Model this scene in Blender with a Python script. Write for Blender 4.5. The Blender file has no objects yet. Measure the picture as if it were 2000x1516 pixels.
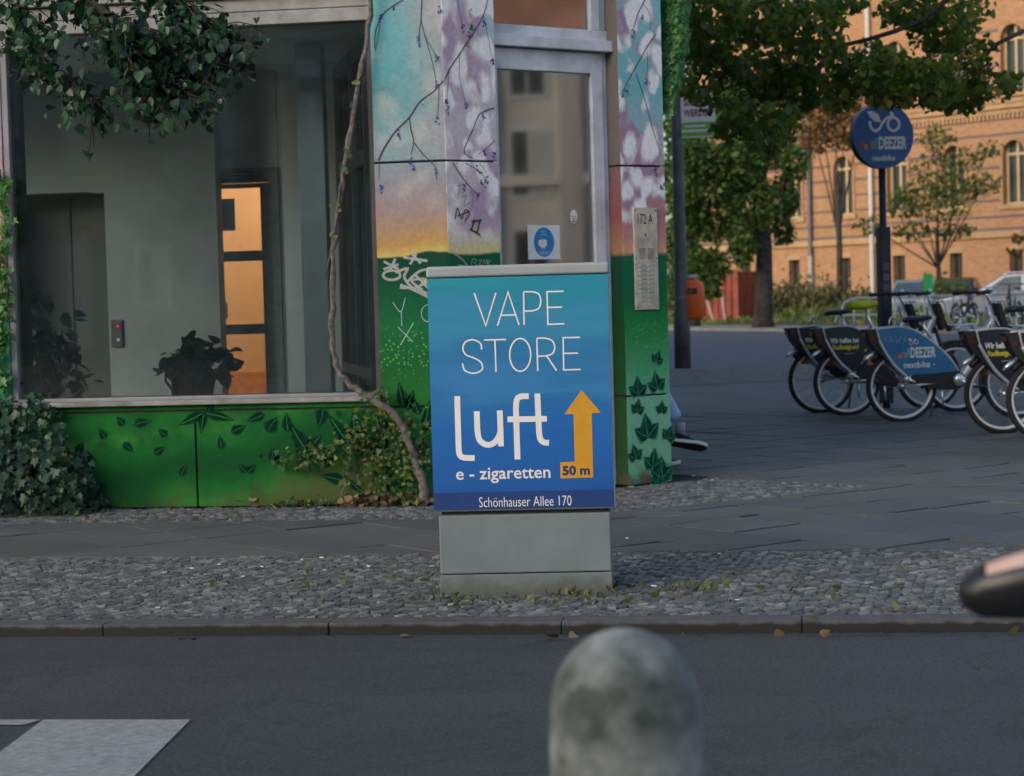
import bpy, math, random
import numpy as np
from mathutils import Vector, Matrix
random.seed(7); RNG = np.random.default_rng(7)
S = bpy.context.scene
COL = S.collection
R = math.radians

# ------------------------------------------------------------------ camera
YAW, PITCH, ROLL, EYE, FPX = 8.0, math.degrees(math.atan(178/4000)), 1.6, 1.25, 4000.0
def _basis():
    y, p, r = R(YAW), R(PITCH), R(ROLL)
    fw = np.array([-math.sin(y)*math.cos(p), math.cos(y)*math.cos(p), -math.sin(p)])
    rt = np.array([math.cos(y), math.sin(y), 0.0]); up = np.cross(rt, fw)
    return rt*math.cos(r)-up*math.sin(r), up*math.cos(r)+rt*math.sin(r), fw
RT, UP, FW = _basis()
EYEP = np.array([0, 0, EYE])
cd = bpy.data.cameras.new('camera'); cam = bpy.data.objects.new('camera', cd); COL.objects.link(cam)
cam.matrix_world = Matrix([[RT[0], UP[0], -FW[0], 0], [RT[1], UP[1], -FW[1], 0], [RT[2], UP[2], -FW[2], EYE], [0, 0, 0, 1]])
cd.sensor_width = 36; cd.lens = 36*FPX/2000; cd.clip_start = 0.1; cd.clip_end = 1500
cd.dof.use_dof = True; cd.dof.focus_distance = 8.75; cd.dof.aperture_fstop = 4.9
S.camera = cam

# ------------------------------------------------------------------ light
SUN_EL, SUN_AZ = 20.0, 215.0          # azimuth clockwise from +Y (the direction the sun stands in)
W = bpy.data.worlds.new('World'); S.world = W; W.use_nodes = True
nt = W.node_tree; bg = nt.nodes['Background']
sk = nt.nodes.new('ShaderNodeTexSky'); sk.sky_type = 'NISHITA'; sk.sun_disc = False
sk.sun_elevation = R(SUN_EL); sk.sun_rotation = R(SUN_AZ); sk.air_density = 1.0; sk.dust_density = 3.0; sk.ozone_density = 1.4
nt.links.new(sk.outputs[0], bg.inputs[0]); bg.inputs[1].default_value = 0.13
sl = bpy.data.lights.new('sun', 'SUN'); sl.energy = 0.5; sl.angle = R(50); sl.color = (1, .95, .88)
so = bpy.data.objects.new('sun', sl); COL.objects.link(so)
sv = Vector((math.sin(R(SUN_AZ))*math.cos(R(SUN_EL)), math.cos(R(SUN_AZ))*math.cos(R(SUN_EL)), math.sin(R(SUN_EL))))
so.rotation_euler = sv.to_track_quat('Z', 'Y').to_euler()
S.view_settings.view_transform = 'Standard'; S.view_settings.look = 'None'
S.view_settings.gamma = 1.0; S.view_settings.exposure = 0.92
S.render.engine = 'CYCLES'; S.cycles.max_bounces = 6; S.cycles.transparent_max_bounces = 12
S.cycles.use_denoising = True; S.cycles.use_adaptive_sampling = False; S.cycles.sample_clamp_indirect = 3.0

# ------------------------------------------------------------------ measuring helpers: photo pixel + known plane -> world point
def sight(x, y): return RT*(x-1000)/FPX - UP*(y-758)/FPX + FW
def on_ground(x, y, z=0.0):
    d = sight(x, y); return EYEP + d*((z-EYE)/d[2])
def on_wall(x, y, Y):
    d = sight(x, y); return EYEP + d*(Y/d[1])
def on_plane(x, y, p0, n):
    d = sight(x, y); return EYEP + d*(np.dot(np.array(p0)-EYEP, n)/np.dot(d, n))
def at_depth(x, y, t): return EYEP + sight(x, y)*t

# ------------------------------------------------------------------ materials
MATS = {}
class NT:
    def __init__(s, name):
        s.m = bpy.data.materials.new(name); s.m.use_nodes = True; s.t = s.m.node_tree
        s.b = s.t.nodes['Principled BSDF']; s.out = s.t.nodes['Material Output']
    def n(s, typ, **kw):
        nd = s.t.nodes.new(typ)
        for k, v in kw.items():
            if k.startswith('i_'):
                key = k[2:].replace('_', ' ')
                nd.inputs[key].default_value = v
            else: setattr(nd, k, v)
        return nd
    def l(s, a, b): s.t.links.new(a, b)
    def pos(s):
        return s.n('ShaderNodeTexCoord').outputs['Object']
    def noise(s, scale, vec=None, detail=4, rough=.55, dist=0):
        nd = s.n('ShaderNodeTexNoise'); nd.inputs['Scale'].default_value = scale; nd.inputs['Detail'].default_value = detail
        nd.inputs['Roughness'].default_value = rough; nd.inputs['Distortion'].default_value = dist
        if vec is not None: s.l(vec, nd.inputs['Vector'])
        return nd.outputs['Fac']
    def ramp(s, fac, stops, interp='LINEAR'):
        r = s.n('ShaderNodeValToRGB'); cr = r.color_ramp; cr.interpolation = interp
        while len(cr.elements) < len(stops): cr.elements.new(.5)
        for e, (p, c) in zip(cr.elements, stops):
            e.position = p; e.color = (*c, 1) if len(c) == 3 else c
        s.l(fac, r.inputs[0]); return r.outputs[0]
    def mix(s, fac, a, b, blend='MIX'):
        m = s.n('ShaderNodeMix', data_type='RGBA', blend_type=blend)
        for sock, v in ((m.inputs[0], fac), (m.inputs[6], a), (m.inputs[7], b)):
            if isinstance(v, (int, float)): sock.default_value = v
            elif isinstance(v, tuple): sock.default_value = (*v, 1) if len(v) == 3 else v
            else: s.l(v, sock)
        return m.outputs[2]
    def math(s, op, a, b=0.0, clamp=False):
        m = s.n('ShaderNodeMath', operation=op, use_clamp=clamp)
        for sock, v in ((m.inputs[0], a), (m.inputs[1], b)):
            if isinstance(v, (int, float)): sock.default_value = v
            else: s.l(v, sock)
        return m.outputs[0]
    def bump(s, h, strength=.3, dist=.01):
        b = s.n('ShaderNodeBump'); b.inputs['Strength'].default_value = strength; b.inputs['Distance'].default_value = dist
        s.l(h, b.inputs['Height']); s.l(b.outputs[0], s.b.inputs['Normal'])
    def base(s, c):
        if isinstance(c, tuple): s.b.inputs['Base Color'].default_value = (*c, 1)
        else: s.l(c, s.b.inputs['Base Color'])
    def set(s, **kw):
        for k, v in kw.items(): s.b.inputs[k.replace('_', ' ')].default_value = v

def mat(name, col, rough=.7, metal=0.0, var=.18, scale=14, bump=0.0, col2=None, isl=0.0, bscale=60, bdist=.01, spec=.5):
    k = NT(name); p = k.pos()
    c2 = col2 or tuple(max(0, x*(1-var*1.6)) for x in col)
    f = k.noise(scale, p, 5, .6)
    c = k.ramp(f, [(.32, c2), (.68, tuple(min(1, x*(1+var*.5)) for x in col))])
    if isl:
        g = k.n('ShaderNodeNewGeometry').outputs['Random Per Island']; o = k.n('ShaderNodeObjectInfo').outputs['Random']
        r = k.math('FRACT', k.math('ADD', g, o))
        h = k.n('ShaderNodeHueSaturation'); k.l(c, h.inputs['Color'])
        v = k.math('ADD', k.math('MULTIPLY', r, isl*2), 1-isl); k.l(v, h.inputs['Value']); c = h.outputs[0]
    k.base(c); k.set(Roughness=rough, Metallic=metal); k.b.inputs['Specular IOR Level'].default_value = spec
    if bump: k.bump(k.noise(bscale, p, 6, .65), bump, bdist)
    return k.m
def flat(name, col, rough=.6, **kw): return mat(name, col, rough, var=.05, scale=30, **kw)

def leafmat(name, a, b, c, rough=.45, trans=.25):
    k = NT(name)
    g = k.n('ShaderNodeNewGeometry').outputs['Random Per Island']; o = k.n('ShaderNodeObjectInfo').outputs['Random']
    r = k.math('FRACT', k.math('ADD', g, k.math('MULTIPLY', o, 7.13)))
    col = k.ramp(r, [(0, a), (.55, b), (.93, c), (1, c)])
    k.base(col); k.set(Roughness=rough)
    t = k.n('ShaderNodeBsdfTranslucent'); k.l(k.mix(1.0, col, (1.0, 1.3, .55), 'MULTIPLY'), t.inputs[0])
    m = k.n('ShaderNodeMixShader'); m.inputs[0].default_value = trans
    k.l(k.b.outputs[0], m.inputs[1]); k.l(t.outputs[0], m.inputs[2]); k.l(m.outputs[0], k.out.inputs[0])
    return k.m

def glassmat(name, tint=(.75, .82, .8), refl=1.6, dirt=.03):
    k = NT(name); k.t.nodes.remove(k.b)
    fr = k.n('ShaderNodeFresnel'); fr.inputs[0].default_value = refl
    tr = k.n('ShaderNodeBsdfTransparent'); tr.inputs[0].default_value = (*tint, 1)
    gl = k.n('ShaderNodeBsdfGlossy'); gl.inputs['Roughness'].default_value = .03
    df = k.n('ShaderNodeBsdfDiffuse'); df.inputs[0].default_value = (.36, .44, .45, 1)
    m = k.n('ShaderNodeMixShader'); k.l(fr.outputs[0], m.inputs[0]); k.l(tr.outputs[0], m.inputs[1]); k.l(gl.outputs[0], m.inputs[2])
    m2 = k.n('ShaderNodeMixShader'); p = k.pos()
    k.l(k.math('MULTIPLY', k.noise(5, p, 5, .6), dirt), m2.inputs[0])
    k.l(m.outputs[0], m2.inputs[1]); k.l(df.outputs[0], m2.inputs[2]); k.l(m2.outputs[0], k.out.inputs[0])
    return k.m

def emit(name, col, s):
    k = NT(name); k.base(col); k.b.inputs['Emission Color'].default_value = (*col, 1); k.b.inputs['Emission Strength'].default_value = s
    return k.m

# ------------------------------------------------------------------ mesh builder
class MB:
    def __init__(s): s.v = []; s.f = []
    def add(s, vs, fs):
        o = len(s.v); s.v += [tuple(map(float, x)) for x in vs]; s.f += [tuple(i+o for i in f) for f in fs]; return s
    def box(s, lo, hi, M=None):
        (a, b, c), (d, e, f) = lo, hi
        vs = [(a,b,c),(d,b,c),(d,e,c),(a,e,c),(a,b,f),(d,b,f),(d,e,f),(a,e,f)]
        if M is not None: vs = [tuple(M @ Vector(q)) for q in vs]
        return s.add(vs, [(0,3,2,1),(4,5,6,7),(0,1,5,4),(1,2,6,5),(2,3,7,6),(3,0,4,7)])
    def fbox(s, F, u0, u1, v0, v1, h0, h1):
        vs = [F(u, v, h) for h in (h0, h1) for (u, v) in ((u0,v0),(u1,v0),(u1,v1),(u0,v1))]
        return s.add(vs, [(0,3,2,1),(4,5,6,7),(0,1,5,4),(1,2,6,5),(2,3,7,6),(3,0,4,7)])
    def prism(s, poly, off):
        n = len(poly); P = [np.array(p, float) for p in poly]; off = np.array(off, float)
        vs = P + [p+off for p in P]
        return s.add(vs, [tuple(range(n))[::-1], tuple(range(n, 2*n))] + [(i, (i+1) % n, n+(i+1) % n, n+i) for i in range(n)])
    def plan(s, poly, z0, z1): return s.prism([(x, y, z0) for x, y in poly], (0, 0, z1-z0))
    def poly(s, pts): return s.add(pts, [tuple(range(len(pts)))])
    def tube(s, pts, r, n=8, closed=False):
        P = [Vector(p) for p in pts]; m = len(P)
        rr = list(np.interp(np.linspace(0, 1, m), np.linspace(0, 1, len(r)), r)) if isinstance(r, (list, tuple)) else [r]*m
        rings = []; prev = None
        for i in range(m):
            if closed: t = P[(i+1) % m]-P[i-1]
            else: t = P[min(i+1, m-1)]-P[max(i-1, 0)]
            t = t.normalized() if t.length > 1e-9 else Vector((0, 0, 1))
            if prev is None:
                a = Vector((0, 0, 1)) if abs(t.z) < .9 else Vector((1, 0, 0)); x = t.cross(a).normalized()
            else:
                x = prev - t*prev.dot(t); x = x.normalized() if x.length > 1e-6 else t.orthogonal().normalized()
            prev = x; y = t.cross(x)
            rings.append([P[i]+(x*math.cos(2*math.pi*k/n)+y*math.sin(2*math.pi*k/n))*rr[i] for k in range(n)])
        vs = [q for g in rings for q in g]; fs = []
        for i in range(m if closed else m-1):
            a, b = i*n, ((i+1) % m)*n
            fs += [(a+k, a+(k+1) % n, b+(k+1) % n, b+k) for k in range(n)]
        if not closed: fs += [tuple(range(n))[::-1], tuple((m-1)*n+k for k in range(n))]
        return s.add(vs, fs)
    def lathe(s, prof, n=20, M=None):
        vs = []; fs = []
        for r, z in prof:
            for k in range(n):
                v = Vector((r*math.cos(2*math.pi*k/n), r*math.sin(2*math.pi*k/n), z)); vs.append(M @ v if M else v)
        for i in range(len(prof)-1):
            for k in range(n): fs.append((i*n+k, i*n+(k+1) % n, (i+1)*n+(k+1) % n, (i+1)*n+k))
        fs += [tuple(range(n))[::-1], tuple((len(prof)-1)*n+k for k in range(n))]
        return s.add(vs, fs)
    def ribbon(s, pts, w, F, h=.002, closed=False):
        P = [np.array(p[:2], float) for p in pts]; m = len(P); L = []; Rr = []
        ws = list(w) if isinstance(w, (list, tuple)) else [w]*m
        for i in range(m):
            if closed: a, b = P[i]-P[i-1], P[(i+1) % m]-P[i]
            else: a, b = P[i]-P[max(i-1, 0)], P[min(i+1, m-1)]-P[i]
            if np.hypot(*a) < 1e-9: a = b
            if np.hypot(*b) < 1e-9: b = a
            a = a/np.hypot(*a); b = b/np.hypot(*b)
            na = np.array([-a[1], a[0]]); nb = np.array([-b[1], b[0]]); nn = na+nb
            if np.hypot(*nn) < 1e-6: nn = na
            nn = nn/np.hypot(*nn); k = ws[i]/2/max(.4, float(nn @ na))
            L.append(P[i]+nn*k); Rr.append(P[i]-nn*k)
        vs = [F(q[0], q[1], h) for q in L] + [F(q[0], q[1], h) for q in Rr]
        fs = [(i, m+i, m+(i+1) % m, (i+1) % m) for i in range(m if closed else m-1)]
        return s.add(vs, fs)
    def fpoly(s, pts, F, h=.002): return s.add([F(p[0], p[1], h) for p in pts], [tuple(range(len(pts)))])
    def build(s, name, material, parent=None, smooth=False, bevel=0.0, seg=2):
        me = bpy.data.meshes.new(name); me.from_pydata(s.v, [], s.f); me.update()
        if smooth: me.polygons.foreach_set('use_smooth', [True]*len(me.polygons))
        if material is not None: me.materials.append(material)
        o = bpy.data.objects.new(name, me); COL.objects.link(o); o.parent = parent
        if bevel:
            b = o.modifiers.new('bevel', 'BEVEL'); b.width = bevel; b.segments = seg; b.limit_method = 'ANGLE'; b.angle_limit = R(40)
        return o
def tag(o, label=None, cat=None, group=None, kind=None):
    if label: o['label'] = label
    if cat: o['category'] = cat
    if group: o['group'] = group
    if kind: o['kind'] = kind
    return o
def thing(name, label, cat, loc=(0, 0, 0), rz=0.0, group=None, kind=None):
    o = bpy.data.objects.new(name, None); COL.objects.link(o); o.location = loc; o.rotation_euler = (0, 0, rz)
    o.empty_display_size = .1
    return tag(o, label, cat, group, kind)
def kids(o): return [c for c in KID.get(o.name, [])]
KID = {}
def copy_tree(o, parent=None, skip=()):
    c = o.copy(); COL.objects.link(c); c.parent = parent
    for ch in list(o.children):
        if ch.name.split('.')[0] in skip: continue
        copy_tree(ch, c, skip)
    return c
class Frame:
    def __init__(s, o, ux, uy):
        s.o = np.array(o, float); s.ux = np.array(ux, float); s.uy = np.array(uy, float)
        n = np.cross(s.ux, s.uy); s.n = n/np.linalg.norm(n)
    def __call__(s, u, v, h=0.0): return s.o + s.ux*u + s.uy*v + s.n*h
def arc(cx, cy, rx, ry, a0, a1, n=10):
    return [(cx+rx*math.cos(R(a0+(a1-a0)*i/n)), cy+ry*math.sin(R(a0+(a1-a0)*i/n))) for i in range(n+1)]

def lettering(s, F, u0, v0, w, h, material, parent, bold=0.0, hh=.003, name='lettering', shear=0):
    """text fitted to the box u0..u0+w, v0..v0+h of frame F, as one flat mesh"""
    cu = bpy.data.curves.new('lettering', 'FONT'); cu.body = s; cu.size = 1; cu.offset = bold; cu.resolution_u = 3; cu.shear = shear
    ob = bpy.data.objects.new('lettering_source', cu); COL.objects.link(ob)
    dg = bpy.context.evaluated_depsgraph_get(); me = bpy.data.meshes.new_from_object(ob.evaluated_get(dg))
    bpy.data.objects.remove(ob); bpy.data.curves.remove(cu)
    co = np.empty(len(me.vertices)*3, 'f'); me.vertices.foreach_get('co', co); co = co.reshape(-1, 3)
    lo, hi = co.min(0), co.max(0)
    nc = np.array([F(u0+(c[0]-lo[0])/(hi[0]-lo[0])*w, v0+(c[1]-lo[1])/(hi[1]-lo[1])*h, hh) for c in co])
    me.vertices.foreach_set('co', nc.astype('f').ravel()); me.update(); me.name = name
    me.materials.clear(); me.materials.append(material)
    o = bpy.data.objects.new(name, me); COL.objects.link(o); o.parent = parent
    return o

# ------------------------------------------------------------------ leaves
def leaf_tpl(kind):
    if kind == 'heart':
        h = [(0, 0), (.34, .02), (.5, .28), (.42, .6), (.2, .85), (0, 1.05)]
    elif kind == 'ivy':
        h = [(0, .1), (.22, 0), (.55, .12), (.38, .34), (.5, .62), (.2, .6), (0, 1.05)]
    else:
        h = [(0, 0), (.22, .2), (.27, .5), (.15, .8), (0, 1.0)]
    k = len(h)
    v = [(x, y, .18*abs(x)-.10*y*y) for x, y in h] + [(-x, y, .18*abs(x)-.10*y*y) for x, y in h[1:-1]]
    right = list(range(k)); left = [0]+[k+i for i in range(k-2)]+[k-1]
    return np.array(v), [tuple(right), tuple(left[::-1])]
TPL = {k: leaf_tpl(k) for k in ('heart', 'ivy', 'lance')}
def orient(normals, spin, droop=None):
    n = normals/np.linalg.norm(normals, axis=1, keepdims=True)
    ref = np.tile(np.array([0, 0, -1.0]), (len(n), 1)) if droop is None else droop
    y = ref - n*np.sum(ref*n, 1, keepdims=True); ln = np.linalg.norm(y, axis=1, keepdims=True)
    y = np.where(ln > .05, y/np.maximum(ln, 1e-6), np.array([1.0, 0, 0])); y -= n*np.sum(y*n, 1, keepdims=True); y /= np.linalg.norm(y, axis=1, keepdims=True)
    x = np.cross(y, n); c, s_ = np.cos(spin)[:, None], np.sin(spin)[:, None]
    return x*c+y*s_, -x*s_+y*c, n
def leaf_mesh(name, pos, nor, size, tpl, material, parent, spin=.6, kind=None):
    v, fs = TPL[tpl]; N = len(pos); k = len(v)
    X, Y, Z = orient(nor, RNG.normal(0, spin, N))
    sc = size*RNG.uniform(.45, 1.3, N)
    V = pos[:, None, :] + sc[:, None, None]*(v[None, :, 0:1]*X[:, None, :]+v[None, :, 1:2]*Y[:, None, :]+v[None, :, 2:3]*Z[:, None, :])
    me = bpy.data.meshes.new(name)
    nf = len(fs); loops = np.concatenate([np.array(f) for f in fs]); lens = [len(f) for f in fs]
    me.vertices.add(N*k); me.vertices.foreach_set('co', V.astype('f').ravel())
    al = (np.arange(N)[:, None]*k+loops[None, :]).ravel()
    me.loops.add(len(al)); me.loops.foreach_set('vertex_index', al.astype('i'))
    tot = np.tile(np.array(lens), N); st = np.concatenate([[0], np.cumsum(tot)[:-1]])
    me.polygons.add(N*nf); me.polygons.foreach_set('loop_start', st.astype('i')); me.polygons.foreach_set('loop_total', tot.astype('i'))
    me.update(calc_edges=True); me.validate(); me.materials.append(material)
    o = bpy.data.objects.new(name, me); COL.objects.link(o); o.parent = parent
    if kind: o['kind'] = kind
    return o
def leaf_parts(pos, nor, size, tpl, material, parent, spin=.6, limit=300, rest='foliage'):
    """the leaves that stand nearest are parts one by one, the rest one mesh"""
    d = np.linalg.norm(pos-EYEP, axis=1) + RNG.uniform(0, .05, len(pos)); order = np.argsort(d); near, far = order[:limit], order[limit:]
    v, fs = TPL[tpl]; me = bpy.data.meshes.new('leaf'); me.from_pydata([tuple(q) for q in v], [], fs); me.update(); me.materials.append(material)
    X, Y, Z = orient(nor[near], RNG.normal(0, spin, len(near)))
    for i, j in enumerate(near):
        o = bpy.data.objects.new('leaf', me); COL.objects.link(o); o.parent = parent
        s = size*random.uniform(.45, 1.3); x, y, z = X[i]*s, Y[i]*s, Z[i]*s; p = pos[j]-np.array(parent.location)
        o.matrix_basis = Matrix([[x[0], y[0], z[0], p[0]], [x[1], y[1], z[1], p[1]], [x[2], y[2], z[2], p[2]], [0, 0, 0, 1]])
    if len(far): leaf_mesh(rest, pos[far]-np.array(parent.location), nor[far], size, tpl, material, parent, spin, 'stuff')
def gauss_clumps(cl, flat_=1.0):
    """cl: (centre, (rx,ry,rz), n) -> leaf positions"""
    P = []
    for c, r, n in cl:
        q = RNG.normal(0, 1, (n, 3)); q /= np.linalg.norm(q, axis=1, keepdims=True); q *= RNG.uniform(0.25, 1, (n, 1))**.6
        P.append(np.array(c)+q*np.array(r))
    return np.concatenate(P)
def rnd_nor(n, up=.5, toward=(0, 0, 0)):
    q = RNG.normal(0, 1, (n, 3)); q[:, 2] = np.abs(q[:, 2])+up; return q+np.array(toward)
# ================================================================== GROUND
def m_asphalt(name, a, b):
    k = NT(name); p = k.pos()
    mp = k.n('ShaderNodeMapping'); mp.inputs['Scale'].default_value = (.25, 2.2, 1); k.l(p, mp.inputs[0])
    big = k.noise(1.1, mp.outputs[0], 4, .6); fine = k.noise(95, p, 3, .75); mid = k.noise(2.2, p, 5, .6)
    c = k.ramp(k.math('ADD', k.math('MULTIPLY', big, .6), k.math('MULTIPLY', mid, .4)), [(.3, a), (.7, b)])
    c = k.mix(k.ramp(fine, [(.36, (.8,)*3), (.56, (0,)*3)]), c, (.010, .011, .012)); c = k.mix(k.ramp(fine, [(.62, (0,)*3), (.75, (.5,)*3)]), c, (.14, .14, .14))
    cr_ = k.ramp(k.noise(.8, p, 6, .7, 1.5), [(.488, (0,)*3), (.5, (.7,)*3), (.512, (0,)*3)]); c = k.mix(cr_, c, (.02, .021, .022))
    k.base(c); k.set(Roughness=.8); k.bump(fine, .5, .008); return k.m
ASPH = m_asphalt('asphalt', (.042, .051, .056), (.066, .076, .081))
SIDE = m_asphalt('side_street_asphalt', (.12, .13, .155), (.17, .18, .21))
def m_slab(name, a, b):
    k = NT(name); p = k.pos(); o = k.n('ShaderNodeObjectInfo').outputs['Random']
    f = k.noise(1.6, p, 6, .65); fine = k.noise(120, p, 3, .7)
    c = k.ramp(f, [(.3, a), (.7, b)])
    h = k.n('ShaderNodeHueSaturation'); k.l(c, h.inputs['Color']); k.l(k.math('ADD', k.math('MULTIPLY', o, .36), .82), h.inputs['Value'])
    c = k.mix(k.ramp(fine, [(.38, (.5,)*3), (.6, (0,)*3)]), h.outputs[0], (.03, .032, .035))
    k.base(c); k.set(Roughness=.75); k.bump(fine, .3, .004); return k.m
SLAB = m_slab('granite_slab', (.076, .085, .086), (.120, .130, .129))
def m_cobble():
    k = NT('cobble_granite'); p = k.pos(); o = k.n('ShaderNodeObjectInfo').outputs['Random']; g = k.n('ShaderNodeNewGeometry').outputs['Random Per Island']
    r = k.math('FRACT', k.math('ADD', g, o))
    c = k.ramp(r, [(0, (.065, .075, .078)), (.5, (.128, .14, .142)), (.85, (.2, .212, .21)), (1, (.3, .305, .29))])
    fine = k.noise(45, p, 6, .7); c = k.mix(k.ramp(fine, [(.3, (.6,)*3), (.62, (0,)*3)]), c, (.05, .055, .06))
    k.base(c); k.set(Roughness=.7); k.bump(fine, .5, .006); return k.m
COB = m_cobble()
JOINT = mat('joint_grit', (.022, .021, .018), .95, scale=9, var=.5, col2=(.01, .012, .008), bump=.4, bscale=200)
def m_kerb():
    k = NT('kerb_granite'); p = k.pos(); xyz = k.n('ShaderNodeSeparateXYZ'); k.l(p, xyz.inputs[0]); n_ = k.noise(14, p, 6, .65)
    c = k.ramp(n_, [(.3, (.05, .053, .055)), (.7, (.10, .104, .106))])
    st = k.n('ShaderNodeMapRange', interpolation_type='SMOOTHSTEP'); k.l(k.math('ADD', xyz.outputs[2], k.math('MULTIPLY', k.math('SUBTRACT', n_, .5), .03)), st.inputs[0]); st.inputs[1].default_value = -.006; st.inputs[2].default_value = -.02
    c = k.mix(st.outputs[0], c, (.014, .014, .013)); k.base(c); k.set(Roughness=.8); k.bump(k.noise(120, p, 4, .6), .3, .004); return k.m  # front face darkened below the top edge: its shade is painted in
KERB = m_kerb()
ROADPAINT = mat('worn_road_paint', (.31, .325, .33), .8, scale=34, col2=(.2, .21, .215), bump=.3, bscale=160, bdist=.004)
GRASSG = mat('verge_soil', (.09, .10, .045), .95, scale=1.5, col2=(.05, .075, .025))
GRAVELY = mat('far_pavement_stone', (.27, .26, .24), .85, scale=3, col2=(.2, .2, .19))

def sheet(name, poly, z, m, **kw):
    b = MB(); b.poly([(x, y, z) for x, y in poly]); return tag(b.build(name, m), kind='structure', **kw)
sheet('road', [(-300, -200), (300, -200), (300, 500), (-300, 500)], -.05, ASPH)
# kerb of one-metre stones
kerb = thing('kerb', None, None, kind='structure'); kerb['label'] = 'low grey granite kerb between road and cobbles'
for i in range(-16, 14):
    x0 = -3.67+.915*i; b = MB()
    b.box((x0+.0015, 7.765+random.uniform(-.003, .003), -.2), (x0+.9135, 7.9, 0.0+random.uniform(-.003, .003)))
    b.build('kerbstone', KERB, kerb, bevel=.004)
# pavement bed (joints) with its stones on top
pave = MB(); pave.poly([(x, y, -.014) for x, y in [(-60, 7.9), (14, 7.9), (14, 42.3), (-1.9, 33.0), (-60, 33.0)]])
pavement = tag(pave.build('pavement', JOINT), kind='structure', label='grey slab pavement round the corner building')
b = MB(); b.poly([(x, y, -.002) for x, y in [(-1.9, 33.0), (14, 42.3), (14, 20.5), (-1.5, 20.5)]])
def m_farslab():
    k = NT('far_slabs'); p = k.pos(); mp = k.n('ShaderNodeMapping'); mp.inputs['Rotation'].default_value = (0, 0, R(45)); k.l(p, mp.inputs[0])
    br = k.n('ShaderNodeTexBrick'); br.offset = 0; k.l(mp.outputs[0], br.inputs['Vector']); br.inputs['Scale'].default_value = 1; br.inputs['Mortar Size'].default_value = .008
    br.inputs['Brick Width'].default_value = .5; br.inputs['Row Height'].default_value = .5
    br.inputs['Color1'].default_value = (.09, .092, .096, 1); br.inputs['Color2'].default_value = (.13, .132, .135, 1); br.inputs['Mortar'].default_value = (.03, .03, .03, 1)
    c = k.mix(k.ramp(k.noise(.7, p, 5, .6), [(.35, (0,)*3), (.7, (.5,)*3)]), br.outputs[0], (.16, .165, .16)); k.base(c); k.set(Roughness=.8); return k.m
b.build('far_paving', m_farslab(), pavement)
def mosaic_sheet():
    k = NT('mosaic_band'); p = k.pos(); vo = k.n('ShaderNodeTexVoronoi'); vo.inputs['Scale'].default_value = 11; k.l(p, vo.inputs['Vector'])
    c = k.ramp(vo.outputs['Distance'], [(.2, (.17, .175, .18)), (.6, (.08, .085, .08))]); c = k.mix(k.ramp(k.noise(1.3, p), [(.45, (0,)*3), (.75, (.7,)*3)]), c, (.14, .13, .09))
    k.base(c); k.set(Roughness=.85); return k.m
b = MB(); b.poly([(x, y, .003) for x, y in [(-2.2, 27.0), (14, 36.6), (14, 42.2), (-2.0, 32.9)]]); b.build('mosaic_band', mosaic_sheet(), pavement)
# diagonal slabs, half a metre, the nearest 300 as parts
def in_slab_zone(x, y):
    if not (9.9 < y < 21.0): return False
    if y < 11.43: return -7.5 < x < 6.5
    # right of the corner: behind the cobble triangle
    return x > -.55-.42*(y-13.5) and y > 12.05+ (0.55-x)*.62 and x < 6.5 if x < .3 else x < 6.5
SQ = .5; c45 = math.sqrt(.5)
slabs = []
for i in range(-60, 70):
    for j in range(-60, 70):
        u, v = i*SQ, j*SQ; x, y = (u-v)*c45, (u+v)*c45
        if -7.6 < x < 7 and 9.5 < y < 21.5: slabs.append((x, y))
slabs.sort(key=lambda q: math.hypot(q[0]*1.0, q[1]) + max(0, abs(q[0]+q[1]*.14)-q[1]*.3)*4)
def clip(poly, n, d):
    out = []
    for i in range(len(poly)):
        a, bb = poly[i], poly[(i+1) % len(poly)]; da, db = a[0]*n[0]+a[1]*n[1]-d, bb[0]*n[0]+bb[1]*n[1]-d
        if da >= 0: out.append(a)
        if da*db < 0: t = da/(da-db); out.append((a[0]+t*(bb[0]-a[0]), a[1]+t*(bb[1]-a[1])))
    return out
TIP = (.45, 13.0)
def slab_polys(x, y):
    h = (SQ-.014)*c45; sq = [(x, y-h), (x+h, y), (x, y+h), (x-h, y)]
    lo = clip(clip(sq, (0, 1), 9.9), (0, -1), -11.435) if y < 11.9 else []
    res = [lo] if len(lo) > 2 else []
    if y > 11.0:  # corner zone: right of the line from the strip's end to the tip, then beyond the tip
        a = clip(clip(sq, (0, 1), 11.44), (0, -1), -TIP[1])
        L1 = np.array([TIP[0]+1.35, TIP[1]-11.44]); n1 = np.array([L1[1], -L1[0]]); n1 = n1/np.linalg.norm(n1)
        a = clip(a, n1, n1 @ np.array([-1.35, 11.44])) if a else a
        n2 = np.array([.62, .78]); e_ = clip(sq, (0, 1), TIP[1]); e_ = clip(e_, n2, n2 @ np.array(TIP)) if e_ else e_
        for w_ in (a, e_):
            if len(w_) > 2: res.append(w_)
    return res
rest = MB(); cnt = 0
for x, y in slabs:
    for pl_ in slab_polys(x, y):
        if y > 13.5 and x < -.85-.49*(y-13.5)+.1: continue
        tx, ty = random.gauss(0, .006), random.gauss(0, .006); z0 = random.gauss(0, .0018)
        top = [(px, py, z0+(px-x)*tx+(py-y)*ty) for px, py in pl_]; bot = [(px, py, -.05) for px, py in pl_]; n = len(top)
        q = MB() if cnt < 300 else rest
        q.add(top+bot, [tuple(range(n))]+[(i, n+i, n+(i+1) % n, (i+1) % n) for i in range(n)])
        if cnt < 300: q.build('paving_slab', SLAB, pavement)
        cnt += 1
if rest.v: tag(rest.build('paving_slabs_beyond', SLAB, pavement), kind='stuff')
print('slabs', cnt)

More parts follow.
